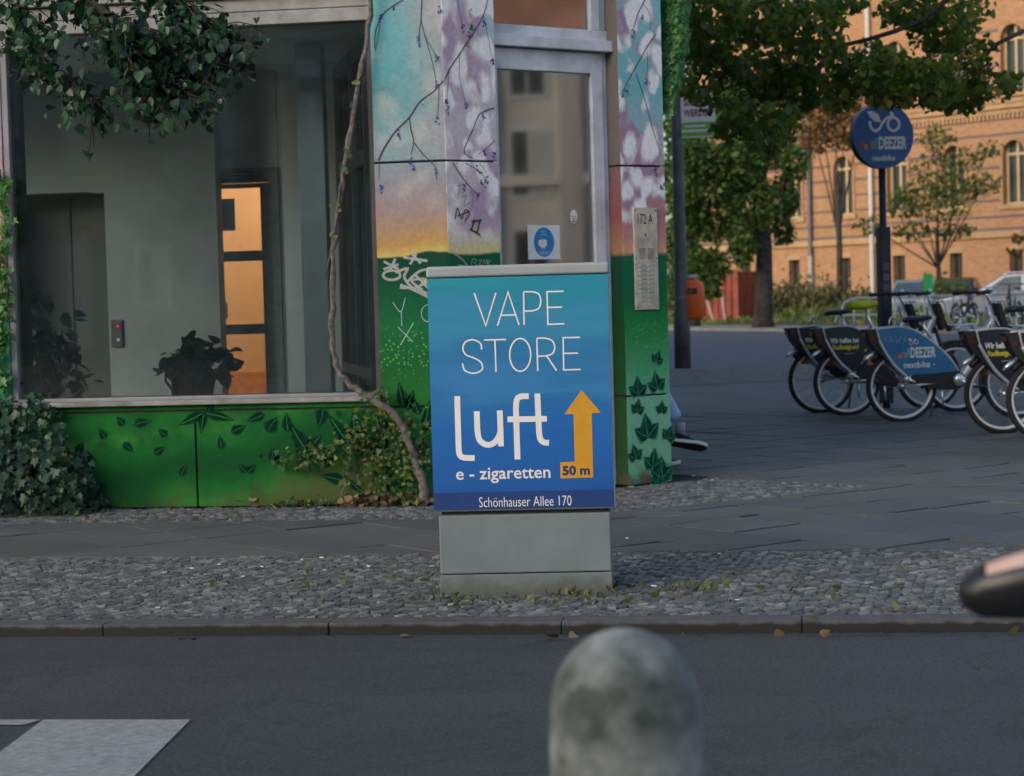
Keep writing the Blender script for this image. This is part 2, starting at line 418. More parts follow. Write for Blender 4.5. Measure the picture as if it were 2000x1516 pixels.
# cobbles: rounded tops, laid in slanting rows
def cobble_tpl():
    v = [(-.5, -.5, -.6), (.5, -.5, -.6), (.5, .5, -.6), (-.5, .5, -.6), (-.5, -.5, -.10), (.5, -.5, -.10), (.5, .5, -.10), (-.5, .5, -.10), (-.44, -.44, 0), (.44, -.44, 0), (.44, .44, 0), (-.44, .44, 0)]
    f = [(8, 9, 10, 11)]+[(4+i, 4+(i+1) % 4, 8+(i+1) % 4, 8+i) for i in range(4)]+[(i, (i+1) % 4, 4+(i+1) % 4, 4+i) for i in range(4)]
    return np.array(v), f
CV, CF = cobble_tpl()
cob_me = []
for _ in range(6):
    v = CV.copy(); v[4:, :2] += RNG.normal(0, .05, (8, 2)); v[8:, 2] += RNG.normal(0, .04, 4)
    me = bpy.data.meshes.new('cobblestone'); me.from_pydata([tuple(q) for q in v], [], CF); me.materials.append(COB); cob_me.append(me)
def cobbles(parent, ok, box, size, ang, limit):
    x0, y0, x1, y1 = box; c, s_ = math.cos(R(ang)), math.sin(R(ang)); L = []
    cx, cy = (x0+x1)/2, (y0+y1)/2; rad = int(math.hypot(x1-x0, y1-y0)/size/2)+2
    for i in range(-rad, rad):
        for j in range(-rad, rad):
            u = (i+.5*(j % 2))*size*1.06+random.gauss(0, size*.07); v = j*size*.98+random.gauss(0, size*.04)
            v += .05*math.sin(u*3.1)
            x, y = cx+u*c-v*s_, cy+u*s_+v*c
            if x0 < x < x1 and y0 < y < y1 and ok(x, y): L.append((x, y))
    L.sort(key=lambda q: q[1]+max(0, abs(q[0]+.14*q[1])-q[1]*.27)*6)
    rest = MB()
    for n, (x, y) in enumerate(L):
        sx, sy = size*random.uniform(.76, .9), size*random.uniform(.74, .88); a = R(ang+random.gauss(0, 6)); z = random.gauss(-.003, .0014)
        Mx = Matrix.Translation((x, y, z)) @ Matrix.Rotation(a, 4, 'Z') @ Matrix.Rotation(random.gauss(0, .04), 4, 'X') @ Matrix.Rotation(random.gauss(0, .04), 4, 'Y') @ Matrix.Diagonal((sx, sy, .06, 1))
        me = random.choice(cob_me)
        if n < limit:
            o = bpy.data.objects.new('cobblestone', me); COL.objects.link(o); o.parent = parent; o.matrix_world = Mx
        else:
            rest.add([tuple(Mx @ vv.co) for vv in me.vertices], CF)
    if rest.v: tag(rest.build('cobbles_beyond', COB, parent), kind='stuff')
    return len(L)
def strip(name, poly, label):
    q = MB(); q.poly([(x, y, -.02) for x, y in poly]); o = q.build(name, JOINT); return tag(o, label, kind='structure')
kerbside = strip('kerbside_cobbles', [(-9, 7.9), (6, 7.9), (6, 9.9), (-9, 9.9)], 'grey cobbled strip between kerb and slab pavement')
print('cob', cobbles(kerbside, lambda x, y: not (-1.53 < x < -.79 and 8.5 < y < 8.82), (-6.5, 7.92, 4.5, 9.88), .044, 24, 300))
def wall_ok(x, y):
    if y < 11.45: return False
    if x < -2.1: return y < 12.28
    if y-x > 14.36 and y > 12.2: return False          # under the door and pillars
    return np.dot((x+1.35, y-11.44), (1.56, -1.8)) < 0 and np.dot((x-TIP[0], y-TIP[1]), (.62, .78)) < 0
wallside = strip('wallside_cobbles', [(-9, 11.45), (-1.35, 11.45), TIP, (-.85, 14.1), (-1.9, 13.5), (-9, 12.5)], 'narrow cobbled strip along the foot of the painted wall')
print('cob2', cobbles(wallside, wall_ok, (-5.5, 11.46, .5, 14.2), .044, 30, 300))
# worn white road paint
paint = MB()
for poly in ([(-2.395, 6.165), (-1.914, 6.168), (-1.775, 4.6), (-2.26, 4.6)], [(-6, 6.07), (-2.43, 6.085), (-2.40, 6.165), (-6, 6.165)]):
    paint.poly([(x, y, -.046) for x, y in poly])
tag(paint.build('road_marking', ROADPAINT), 'worn white bar painted on the asphalt', kind='structure')
# side street, far kerb, far pavement and verge
def gxy(x, y): return tuple(on_ground(x, y)[:2])
A0, A1 = np.array(gxy(1350, 643)), np.array(gxy(1990, 650)); dv = (A1-A0)/np.linalg.norm(A1-A0)
nv = np.array([-dv[1], dv[0]]);  nv = nv if nv[1] > 0 else -nv
sheet('side_street', [(-60, 33.1), (-1.9, 33.1), (14, 42.4), (60, 69.4), (60, 200), (-60, 200)], -.044, SIDE)
def band(d0, d1, z0, z1, name, m):
    p = [A0-dv*70+nv*d0, A0+dv*70+nv*d0, A0+dv*70+nv*d1, A0-dv*70+nv*d1]
    b = MB(); b.plan([tuple(q) for q in p], z0, z1); return tag(b.build(name, m), kind='structure')
band(0, .3, -.3, .05, 'far_kerb', GRAVELY); band(.3, 3.0, -.3, .04, 'far_pavement', GRAVELY); band(3.0, 200, -.3, .07, 'verge', GRASSG)
mound_rows = [(3.05, .075), (5, .14), (8, .32), (12, .46), (20, .52), (34, .54)]
b = MB(); ml = [(-45, 1), (-20, 1), (-5, 1), (4, .95), (8, .6), (11, .0)]
vs_ = [tuple(A0+dv*a+nv*d_)+(.072+(z_-.072)*f_,) for d_, z_ in mound_rows for a, f_ in ml]; w_ = len(ml)
b.add(vs_, [(r*w_+k, r*w_+k+1, (r+1)*w_+k+1, (r+1)*w_+k) for r in range(len(mound_rows)-1) for k in range(w_-1)])
tag(b.build('grass_bank', GRASSG, smooth=True), 'low grassy bank beyond the side street', kind='structure')
def bank_z(a, d_): return .072+(np.interp(d_, [r[0] for r in mound_rows], [r[1] for r in mound_rows])-.072)*np.interp(a, [m_[0] for m_ in ml], [m_[1] for m_ in ml])
# ================================================================== CORNER BUILDING
FY = 12.3                                          # street facade plane
CO = np.array([-2.097, 12.3, 0.0]); CD = np.array([c45, c45, 0.0]); CN = np.array([c45, -c45, 0.0])   # chamfered corner
P2 = CO + CD*1.387; P2e = CO + CD*1.765
FA = Frame((0, FY, 0), (1, 0, 0), (0, 0, 1)); FA.n = np.array([0, -1.0, 0])
FC = Frame(CO, CD, (0, 0, 1)); FC.n = CN
REC = .12
FD = Frame(CO-CN*REC, CD, (0, 0, 1)); FD.n = CN
def wA(x, y): p = on_wall(x, y, FY); return (p[0], p[2])
def wC(x, y, rec=0.0):
    o = CO-CN*rec; p = on_plane(x, y, o, CN); return (float((p-o) @ CD), p[2])
bld = thing('corner_building', 'corner building with painted mural walls, big lobby window and glass door', 'building')
ALU = mat('grey_aluminium', (.66, .70, .77), .45, metal=.15, var=.2, scale=5, bump=.05)
DARKALU = mat('dark_frame', (.055, .06, .065), .5, scale=5)
CORE = mat('concrete_core', (.06, .06, .06), .9)
CONC = mat('stained_concrete', (.2, .2, .2), .9, col2=(.1, .1, .1), scale=3, bump=.25)
SILL = mat('sill_stone', (.3, .3, .29), .85, col2=(.16, .16, .15), scale=6, bump=.25)
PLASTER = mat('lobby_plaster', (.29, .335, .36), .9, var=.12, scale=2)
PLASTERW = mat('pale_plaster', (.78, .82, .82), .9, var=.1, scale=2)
UPPER = mat('upper_render', (.34, .33, .31), .9, scale=1.2, bump=.1)
LOBFLOOR = mat('lobby_floor_tile', (.5, .5, .48), .5)
GLASS = glassmat('lobby_glass', (.77, .83, .84), 1.75, .03)
DGLASS = glassmat('door_glass', (.8, .82, .78), 3.4, .02)

def mural(name, stops, wob=.12, cloud=(1.75, 2.1, .8), cloudcol=((.5, .42, .55), (.8, .78, .8)), cscale=1.7, dots=True, tint=None, low=None, cramp=(.45, .56), xblend=None):
    k = NT(name); p = k.pos(); xyz = k.n('ShaderNodeSeparateXYZ'); k.l(p, xyz.inputs[0]); z = xyz.outputs[2]
    nz = k.noise(2.6, p, 3, .5); w = k.math('MULTIPLY', k.math('SUBTRACT', nz, .5), wob)
    zz = k.math('DIVIDE', k.math('ADD', z, w), 3.5)
    c = k.ramp(zz, [(a/3.5, q) for a, q in stops])
    if xblend:
        bx = k.n('ShaderNodeMapRange', interpolation_type='SMOOTHSTEP'); k.l(k.math('ADD', xyz.outputs[0], k.math('MULTIPLY', k.math('SUBTRACT', k.noise(2.0, p, 4), .5), .5)), bx.inputs[0]); bx.inputs[1].default_value = xblend[0]; bx.inputs[2].default_value = xblend[1]
        bz = k.n('ShaderNodeMapRange', interpolation_type='SMOOTHSTEP'); k.l(z, bz.inputs[0]); bz.inputs[1].default_value = 1.95; bz.inputs[2].default_value = 2.2
        c = k.mix(k.math('MULTIPLY', k.math('MULTIPLY', bx.outputs[0], bz.outputs[0]), xblend[2]), c, xblend[3])
    if cloud:
        mp = k.n('ShaderNodeMapping'); mp.inputs['Scale'].default_value = (1, 1, .75); k.l(p, mp.inputs[0])
        n1 = k.noise(cscale, mp.outputs[0], 7, .52, .9); n2 = k.noise(cscale*2.3, mp.outputs[0], 6, .55, .6)
        cc = k.ramp(n2, [(.36, cloudcol[0]), (.58, cloudcol[1])])
        vb = k.n('ShaderNodeTexVoronoi', feature='SMOOTH_F1'); vb.inputs['Scale'].default_value = cscale*3.2; vb.inputs['Smoothness'].default_value = .35
        wv = k.n('ShaderNodeTexNoise'); wv.inputs['Scale'].default_value = 4.0; wv.inputs['Detail'].default_value = 5; k.l(mp.outputs[0], wv.inputs['Vector'])
        av = k.n('ShaderNodeVectorMath', operation='MULTIPLY_ADD'); k.l(wv.outputs['Color'], av.inputs[0]); av.inputs[1].default_value = (.22, .22, .22); k.l(mp.outputs[0], av.inputs[2]); k.l(av.outputs[0], vb.inputs['Vector'])
        puff = k.math('SUBTRACT', 1.0, vb.outputs['Distance'])
        n1 = k.math('ADD', k.math('MULTIPLY', n1, .72), k.math('MULTIPLY', puff, .22))
        cc = k.ramp(k.math('ADD', k.math('MULTIPLY', n2, .45), k.math('MULTIPLY', puff, .5)), [(.40, cloudcol[0]), (.47, tuple((p+q)*.5 for p, q in zip(*cloudcol))), (.54, cloudcol[1])])
        m = k.ramp(n1, [(cramp[0]+.02, (0,)*3), (cramp[1]+.03, (1,)*3)])
        mz = k.n('ShaderNodeMapRange', interpolation_type='SMOOTHSTEP'); k.l(z, mz.inputs[0]); mz.inputs[1].default_value = cloud[0]; mz.inputs[2].default_value = cloud[1]
        c = k.mix(k.math('MULTIPLY', k.math('MULTIPLY', m, mz.outputs[0]), cloud[2]), c, cc)
    if dots:
        vo = k.n('ShaderNodeTexVoronoi'); vo.inputs['Scale'].default_value = 42; k.l(p, vo.inputs['Vector'])
        d = k.ramp(vo.outputs['Distance'], [(.2, (1,)*3), (.34, (0,)*3)])
        sel = k.n('ShaderNodeMath', operation='GREATER_THAN'); k.l(vo.outputs['Color'], sel.inputs[0]); sel.inputs[1].default_value = .45
        a = k.n('ShaderNodeMapRange', interpolation_type='SMOOTHSTEP'); k.l(z, a.inputs[0]); a.inputs[1].default_value = .72; a.inputs[2].default_value = .92
        b_ = k.n('ShaderNodeMapRange', interpolation_type='SMOOTHSTEP'); k.l(z, b_.inputs[0]); b_.inputs[1].default_value = 1.12; b_.inputs[2].default_value = 1.0
        c = k.mix(k.math('MULTIPLY', k.math('MULTIPLY', d, sel.outputs[0]), k.math('MULTIPLY', a.outputs[0], b_.outputs[0])), c, (.14, .4, .1))
    # weathering: grey dirt creeping up from the ground, faint grime
    dn = k.noise(7, p, 6, .65); dz = k.math('SUBTRACT', k.math('MULTIPLY', dn, .42), z)
    dm = k.n('ShaderNodeMapRange', interpolation_type='SMOOTHSTEP'); k.l(dz, dm.inputs[0]); dm.inputs[1].default_value = .08; dm.inputs[2].default_value = .22
    c = k.mix(dm.outputs[0], c, (.10, .09, .055))
    gr = k.ramp(k.noise(38, p, 4, .7), [(.3, (.8,)*3), (.6, (1,)*3)]); c = k.mix(1.0, c, gr, 'MULTIPLY')
    k.base(c); k.set(Roughness=.85); k.b.inputs['Specular IOR Level'].default_value = .25; k.bump(k.noise(60, p, 5, .65), .25, .005); return k.m
G0, G1, G2 = (.008, .12, .045), (.012, .2, .06), (.004, .06, .035)
TURQ, TURQ2 = (.12, .37, .41), (.2, .5, .55)
MUR_A = mural('mural_sunset_left', [(0, G1), (.5, (.02, .17, .03)), (.85, (.01, .12, .03)), (1.1, (.008, .15, .05)), (1.3, (.006, .10, .045)), (1.50, G2), (1.525, (.01, .07, .045)), (1.53, (.66, .50, .16)), (1.60, (.55, .32, .11)), (1.68, (.46, .30, .18)), (1.8, (.36, .28, .28)), (1.98, (.3, .31, .35)), (2.15, (.25, .37, .41)), (2.5, TURQ), (3.5, TURQ2)], .14, (1.62, 1.8, .6), ((.3, .22, .27), (.6, .52, .53)), 2.0, cramp=(.42, .60), xblend=(-2.5, -2.05, .75, (.36, .33, .37)))
MUR_C = mural('mural_clouds_right', [(0, G1), (1.0, G1), (1.35, (.01, .16, .08)), (1.525, G0), (1.53, (.8, .7, .3)), (1.62, (.8, .7, .55)), (1.8, (.68, .6, .62)), (2.2, (.62, .54, .62)), (2.7, (.56, .58, .66)), (3.1, (.4, .6, .68)), (3.5, TURQ2)], .08, (1.55, 1.75, .95), ((.50, .36, .50), (.96, .95, .96)), 2.6, cramp=(.37, .425))
MUR_P = mural('mural_clouds_pillar', [(0, (.18, .46, .29)), (.55, (.2, .5, .33)), (.78, (.08, .38, .18)), (1.0, (.02, .27, .07)), (1.2, (.006, .16, .06)), (1.45, (.008, .14, .07)), (1.5, (.01, .13, .08)), (1.51, (.75, .42, .2)), (1.6, (.6, .3, .25)), (1.75, (.48, .2, .25)), (2.0, (.5, .3, .36)), (2.25, (.36, .5, .56)), (2.6, TURQ2), (3.5, (.3, .62, .68))], .12, (1.6, 1.8, .95), ((.40, .25, .37), (.95, .94, .96)), 2.8, cramp=(.41, .465))
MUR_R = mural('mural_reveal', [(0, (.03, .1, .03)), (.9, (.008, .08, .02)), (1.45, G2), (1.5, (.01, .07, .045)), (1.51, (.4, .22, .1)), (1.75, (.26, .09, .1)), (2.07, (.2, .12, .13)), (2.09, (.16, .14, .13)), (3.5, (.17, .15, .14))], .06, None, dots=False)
MUR_L = mural('mural_left_pillar', [(0, G1), (.6, G1), (1.0, (.05, .3, .2)), (1.5, (.4, .3, .2)), (2.0, (.45, .2, .25)), (2.5, (.45, .4, .5)), (3.5, (.5, .48, .6))], .2, (1.7, 2, .7), dots=False)
def m_lowmural():
    k = NT('mural_meadow'); p = k.pos(); xyz = k.n('ShaderNodeSeparateXYZ'); k.l(p, xyz.inputs[0]); x, z = xyz.outputs[0], xyz.outputs[2]
    u = k.math('ADD', k.math('SUBTRACT', z, k.math('MULTIPLY', x, .16)), k.math('MULTIPLY', k.math('SUBTRACT', k.noise(1.2, p, 3), .5), .35))
    wv = k.math('SINE', k.math('MULTIPLY', u, 13.0))
    c = k.ramp(k.math('ADD', k.math('MULTIPLY', wv, .5), .5), [(0, (.005, .07, .016)), (.55, (.010, .14, .022)), (.9, (.017, .155, .026)), (1, (.03, .19, .032))])
    c = k.mix(k.ramp(k.noise(4.2, p, 6, .65), [(.38, (0,)*3), (.66, (.85,)*3)]), c, (.004, .07, .02))
    dn = k.noise(8, p, 6, .65); dz = k.math('SUBTRACT', k.math('MULTIPLY', dn, .5), z)
    rx = k.n('ShaderNodeMapRange', interpolation_type='SMOOTHSTEP'); k.l(x, rx.inputs[0]); rx.inputs[1].default_value = -3.6; rx.inputs[2].default_value = -2.9; rx.inputs[3].default_value = 0; rx.inputs[4].default_value = .22
    dm = k.n('ShaderNodeMapRange', interpolation_type='SMOOTHSTEP'); k.l(k.math('ADD', dz, rx.outputs[0]), dm.inputs[0]); dm.inputs[1].default_value = .1; dm.inputs[2].default_value = .4
    c = k.mix(k.math('MULTIPLY', dm.outputs[0], .75), c, (.085, .075, .035))
    k.base(c); k.set(Roughness=.9); k.b.inputs['Specular IOR Level'].default_value = .2; k.bump(k.noise(55, p, 5, .65), .3, .006); return k.m
MUR_W = m_lowmural()
def panel(poly, z0, z1, m): return MB().plan(poly, z0, z1).build('wall_panel', m, bld, bevel=.003, seg=1)
T = .05; G = .006
# low wall under the window
for x0, x1 in ((-9.0, -6.3), (-6.3, -3.72), (-3.72, -2.51), (-2.51, -2.097)):
    e = T*.414 if x1 == -2.097 else -G
    b0 = [(x0+G, FY), (x1 if x1 == -2.097 else x1-G, FY), ((x1+e) if x1 == -2.097 else x1-G, FY+T), (x0+G, FY+T)]
    if x1 == -2.097: b0 = [(x0+G, FY), (x1, FY), (x1-T*.414, FY+T), (x0+G, FY+T)]
    panel(b0, .0, .589, MUR_W if x1 < -2.2 else MUR_A)
for x0, x1 in ((-9.0, -6.3), (-6.3, -2.545)): panel([(x0, FY), (x1-.003, FY), (x1-.003, FY+T), (x0, FY+T)], .603, .634, MUR_W)
pa = [(-2.538, FY), (-2.097, FY), (-2.097-T*.414, FY+T), (-2.538, FY+T)]
panel(pa, .603, 2.081, MUR_A); panel(pa, 2.094, 3.45, MUR_A)
def cp(s, d): p = CO+CD*s-CN*d; return (p[0], p[1])
pc = [cp(0, 0), cp(.397, 0), cp(.397, T), cp(T*.414, T)]
panel(pc, 0, .589, MUR_C); panel(pc, .603, 2.081, MUR_C); panel(pc, 2.094, 3.45, MUR_C)
pp = [cp(1.387, 0), cp(1.765, 0), cp(1.765, T), cp(1.387+T, T)]
for z0, z1 in ((0, .575), (.587, 2.072), (2.085, 3.45)):
    panel(pp, z0, z1, MUR_P)
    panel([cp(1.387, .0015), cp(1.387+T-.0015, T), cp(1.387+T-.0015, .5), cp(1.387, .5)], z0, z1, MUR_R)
    sd = np.array([-.44, .9])/np.hypot(.44, .9); e = np.array(cp(1.765, .002))
    q = [e, e+sd*1.6, e+sd*1.6+np.array([-.05, -.02]), e+np.array([-.05, .03])]; panel([tuple(w) for w in q], z0, z1, MUR_P)
panel([(-5.6, FY), (-4.905, FY), (-4.905, FY+T), (-5.6, FY+T)], .64, 3.45, MUR_L)
# cores behind the panels
b = MB(); i = .012
b.plan([(-2.53, FY+i+.02), (-2.11, FY+i+.02), cp(.385, .03), cp(.385, .45), (-2.53, FY+.5)], 0, 3.46)
b.plan([cp(1.40, .03), cp(1.75, .03), cp(1.75, .5), cp(1.40, .5)], 0, 3.46)
b.plan([(-9, FY+.02), (-2.53, FY+.02), (-2.53, FY+.3), (-9, FY+.3)], 0, .632); b.plan([(-5.59, FY+.02), (-4.91, FY+.02), (-4.91, FY+.4), (-5.59, FY+.4)], .632, 3.46)
b.build('wall_core', CORE, bld)
sb = MB(); sb.box((-9, FY-.045, .637), (-2.548, FY+.26, .668)); sb.build('window_sill', SILL, bld, bevel=.006)
# lobby window
wf = MB()
wf.box((-4.903, FY+.01, .67), (-4.862, FY+.1, 2.955))
wf.box((-4.903, FY+.01, .668), (-2.54, FY+.1, .69))
win = wf.build('lobby_window', mat('lobby_frame_grey', (.24, .25, .28), .5, scale=5), bld, bevel=.004)
MB().box((-2.568, FY+.01, .691), (-2.54, FY+.1, 2.955)).build('window_jamb', mat('brown_jamb', (.075, .065, .06), .7, scale=8), win)
MB().box((-4.86, FY+.045, .69), (-2.57, FY+.055, 2.955)).build('pane', GLASS, win)
hd = MB()
hd.box((-5.0, FY-.0, 2.957), (-2.541, FY+.12, 3.038)); hd.box((-5.0, FY+.02, 3.045), (-2.541, FY+.12, 3.12)); hd.box((-5.0, FY-.03, 3.127), (-2.541, FY+.12, 3.45))
hd.build('window_head', mat('head_cladding', (.30, .31, .31), .6, col2=(.2, .2, .19), scale=8, bump=.1), bld, bevel=.004)
# glass door in the chamfer
df = MB()
df.fbox(FD, .398, 1.385, 2.815, 2.885, -.06, .075)          # transom with drip
df.fbox(FD, 1.345, 1.385, .0, 2.815, -.06, .0); df.fbox(FD, .40, .43, .0, 2.815, -.06, .0)
door_frame = df.build('door_frame', ALU, bld, bevel=.004)
dl = MB(); dl.fbox(FD, 1.248, 1.342, .03, 2.808, -.05, .015); dl.fbox(FD, .435, 1.248, 2.675, 2.808, -.05, .015); dl.fbox(FD, .435, .49, .03, 2.675, -.05, .015); dl.fbox(FD, .49, 1.248, .03, .2, -.05, .015)
door = dl.build('glass_door', ALU, bld, bevel=.005)
MB().fbox(FD, .485, 1.252, .19, 2.68, -.02, -.012).build('pane', DGLASS, door)
hb = MB(); hb.tube([FD(.465, .7, .06), FD(.465, 1.3, .06)], .012, 10); hb.tube([FD(.465, .8, .06), FD(.465, .8, .01)], .01, 8); hb.tube([FD(.465, 1.2, .06), FD(.465, 1.2, .01)], .01, 8)
hb.build('pull_handle', ALU, door, smooth=True)
uf = MB(); uf.fbox(FD, .398, 1.385, 2.887, 2.955, -.05, .02); uf.fbox(FD, 1.25, 1.325, 2.955, 3.6, -.05, .02); uf.fbox(FD, 1.332, 1.385, 2.955, 3.6, -.05, .0)
upw = uf.build('upper_window', ALU, bld, bevel=.004)
MB().fbox(FD, .40, 1.254, 2.95, 3.6, -.02, -.012).build('pane', DGLASS, upw)
# upper storeys (above the frame)
SIDE_D = np.array([-.44, .9])/np.hypot(.44, .9); E0 = np.array(cp(1.765, 0)); E1 = E0+SIDE_D*26
ub = MB(); ub.plan([(-30, FY), (CO[0], CO[1]), tuple(E0), tuple(E1), (-30, 36)], 3.62, 19)
ub.plan([tuple(E0+SIDE_D*1.62), tuple(E1), tuple(E1+np.array([-.4, -.2])), tuple(E0+SIDE_D*1.62+np.array([-.4, -.2]))], 0, 3.62)
ub.plan([(-30, FY+.01), (-9, FY+.01), (-9, FY+.4), (-30, FY+.4)], 0, 3.62)
ub.build('upper_wall', UPPER, bld)
# ---------------- the lobby behind the glass
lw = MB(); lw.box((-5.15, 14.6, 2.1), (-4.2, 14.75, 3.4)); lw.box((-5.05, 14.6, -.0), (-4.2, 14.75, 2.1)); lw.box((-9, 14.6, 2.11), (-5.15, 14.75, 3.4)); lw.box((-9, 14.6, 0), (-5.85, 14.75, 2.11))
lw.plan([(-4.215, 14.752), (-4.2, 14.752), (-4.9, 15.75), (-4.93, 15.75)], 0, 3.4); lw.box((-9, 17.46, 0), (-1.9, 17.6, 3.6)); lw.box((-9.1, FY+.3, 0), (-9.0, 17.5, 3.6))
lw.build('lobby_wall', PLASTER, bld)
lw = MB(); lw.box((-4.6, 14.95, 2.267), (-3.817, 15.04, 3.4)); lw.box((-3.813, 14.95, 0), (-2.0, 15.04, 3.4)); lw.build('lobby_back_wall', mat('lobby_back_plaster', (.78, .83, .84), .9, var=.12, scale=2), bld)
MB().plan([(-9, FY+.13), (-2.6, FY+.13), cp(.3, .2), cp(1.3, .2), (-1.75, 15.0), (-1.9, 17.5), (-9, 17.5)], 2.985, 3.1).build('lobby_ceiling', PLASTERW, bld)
MB().plan([(-9, FY+.31), (-2.6, FY+.31), cp(.4, .3), cp(1.3, .3), (-1.75, 15.0), (-1.9, 17.5), (-9, 17.5)], -.002, .012).build('lobby_floor', LOBFLOOR, bld)
cx0, cx1 = on_wall(588, 500, 13.5)[0], on_wall(640, 500, 13.5)[0]
MB().box((cx0, 13.5, .01), (cx1, 13.62, 2.98)).build('lobby_column', PLASTERW, bld, bevel=.01)
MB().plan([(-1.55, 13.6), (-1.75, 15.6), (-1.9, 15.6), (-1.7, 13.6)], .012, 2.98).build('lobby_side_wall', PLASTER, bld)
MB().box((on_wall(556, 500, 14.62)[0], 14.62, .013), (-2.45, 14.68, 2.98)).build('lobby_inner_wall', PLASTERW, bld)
# lift shaft
lf = MB(); lf.box((-5.85, 14.98, 0), (-5.05, 15.02, 2.1)); lift = lf.build('lift_door', mat('brushed_steel', (.045, .058, .058), .5, metal=0, var=.1), bld)
MB().box((-5.46, 14.968, 0), (-5.45, 14.979, 2.1)).build('door_gap', CORE, lift)
ls = MB(); ls.box((-5.05, 14.76, 0), (-4.97, 15.3, 2.1)); ls.box((-5.93, 14.76, 0), (-5.85, 15.3, 2.1)); ls.box((-5.93, 14.76, 2.1), (-4.97, 15.3, 2.16)); ls.box((-5.93, 15.3, 0), (-4.97, 15.34, 2.1)); ls.build('lift_shaft', DARKALU, bld)
lp = thing('lift_call_panel', 'dark lift call panel with a red light on the lobby wall', 'call panel', (-4.985, 14.598, 1.06))
q = MB(); q.box((-.045, -.02, -.1), (.045, 0, .1)); q.build('plate', DARKALU, lp, bevel=.006)
q = MB(); q.lathe([(.01, 0), (.01, .006)], 10, Matrix.Translation((.012, -.02, .055)) @ Matrix.Rotation(R(90), 4, 'X')); q.build('indicator_light', emit('red_indicator', (.7, .02, .02), .6), lp)
q = MB(); q.lathe([(.011, 0), (.011, .006)], 10, Matrix.Translation((.012, -.02, -.045)) @ Matrix.Rotation(R(90), 4, 'X')); q.build('button', ALU, lp)
# inner door with lit panes and the warm stairwell behind
idr = thing('inner_door', 'dark framed inner door with warm lit glass panes across the lobby', 'door', (-4.119, 14.95, .05))
idr.scale = (.958,)*3
def lb(x0, x1, z0, z1, y0=-.0, y1=.06): return MB().box((x0, y0, z0), (x1, y1, z1))
DF = mat('inner_door_frame', (.19, .22, .24), .5)
f_ = MB()
f_.box((-.45, -.03, 2.20), (.32, .06, 2.31)); f_.box((.255, -.03, 0), (.32, .06, 2.20)); f_.box((-.45, -.03, 0), (-.40, .06, 2.2)); f_.build('door_frame', DF, idr, bevel=.004)
l_ = MB(); l_.box((.165, .0, .02), (.25, .05, 2.195)); l_.box((-.39, .0, .02), (-.33, .05, 2.195))
for z0, z1 in ((2.16, 2.195), (1.59, 1.67), (1.018, 1.097), (.42, .5), (.02, .12)): l_.box((-.33, .0, z0), (.165, .05, z1))
l_.build('door_leaf', DF, idr)
vg = MB()
for z in (2.215, 2.245, 2.275): vg.box((-.33, -.045, z), (.14, -.031, z+.012))
vg.build('vent_grille', DARKALU, idr)
for z0, z1 in ((1.67, 2.16), (1.097, 1.59), (.5, 1.018), (.12, .42)): lb(-.33, .165, z0, z1, .02, .026).build('pane', glassmat('inner_glass', (.95, .95, .92), 1.25, .02), idr)
hd_ = MB(); hd_.tube([(-.16, -.0, 1.13), (-.12, -.05, 1.16), (-.12, -.05, 1.26), (-.16, 0, 1.3)], .009, 8); hd_.build('handle', ALU, idr, smooth=True)
# notice on the inner door: grey sheet with a red shape
nb = MB(); nb.box((-.33, -.006, 1.83), (-.04, -.003, 2.08)); nb.build('notice', mat('grey_notice', (.4, .43, .43), .7), idr)
nb = MB(); nb.prism([(-.3, -.0065, 2.05), (-.16, -.0065, 2.06), (-.12, -.0065, 2.02), (-.12, -.0065, 1.92), (-.085, -.0065, 1.9), (-.12, -.0065, 1.85), (-.2, -.0065, 1.87), (-.3, -.0065, 1.93)], (0, -.001, 0)); nb.build('notice_print', mat('dark_red_print', (.55, .03, .025), .6), idr)
WARM = mat('warm_plaster', (.86, .70, .52), .85, var=.05, scale=2)
WB = mat('warm_lower_wall', (.75, .40, .20), .8)
st = MB(); st.box((-5.2, 17.4, 0), (-3.3, 17.45, 2.9)); st.box((-5.25, 15.76, 0), (-5.2, 17.4, 2.9)); st.box((-3.4, 15.06, 0), (-3.35, 17.4, 2.9)); st.box((-5.2, 15.06, 2.75), (-3.4, 17.4, 2.8)); st.build('stairwell_wall', WARM, bld)
MB().box((-5.19, 17.36, .01), (-3.41, 17.398, .66)).build('stairwell_dado', WB, bld)
MB().box((-4.52, 17.3, .661), (-4.47, 17.39, 2.74)).build('stairwell_post', mat('wood_post', (.5, .28, .12), .6), bld)
sk_ = MB(); sk_.box((-4.38, 17.385, 1.0), (-4.24, 17.399, 1.06)); sock = sk_.build('wall_socket', mat('socket_plastic', (.8, .66, .5), .4), bld, bevel=.004)
for dx in (-4.345, -4.275): MB().lathe([(.018, 0), (.018, .004)], 12, Matrix.Translation((dx, 17.385, 1.03)) @ Matrix.Rotation(R(90), 4, 'X')).build('socket_hole', CORE, sock)
lamp = thing('stairwell_lamp', 'ceiling lamp lighting the warm stairwell', 'lamp', (-4.3, 16.5, 2.7))
MB().lathe([(.1, 0), (.14, .02), (.14, .05)], 20).build('lamp_shade', emit('warm_lamp_glass', (1, .75, .45), 3), lamp)
pl_ = bpy.data.lights.new('stairwell_light', 'POINT'); pl_.energy = 24; pl_.color = (1, .60, .37); pl_.shadow_soft_size = .15
po = bpy.data.objects.new('stairwell_light', pl_); COL.objects.link(po); po.location = (0, -.1, -.25); po.parent = lamp
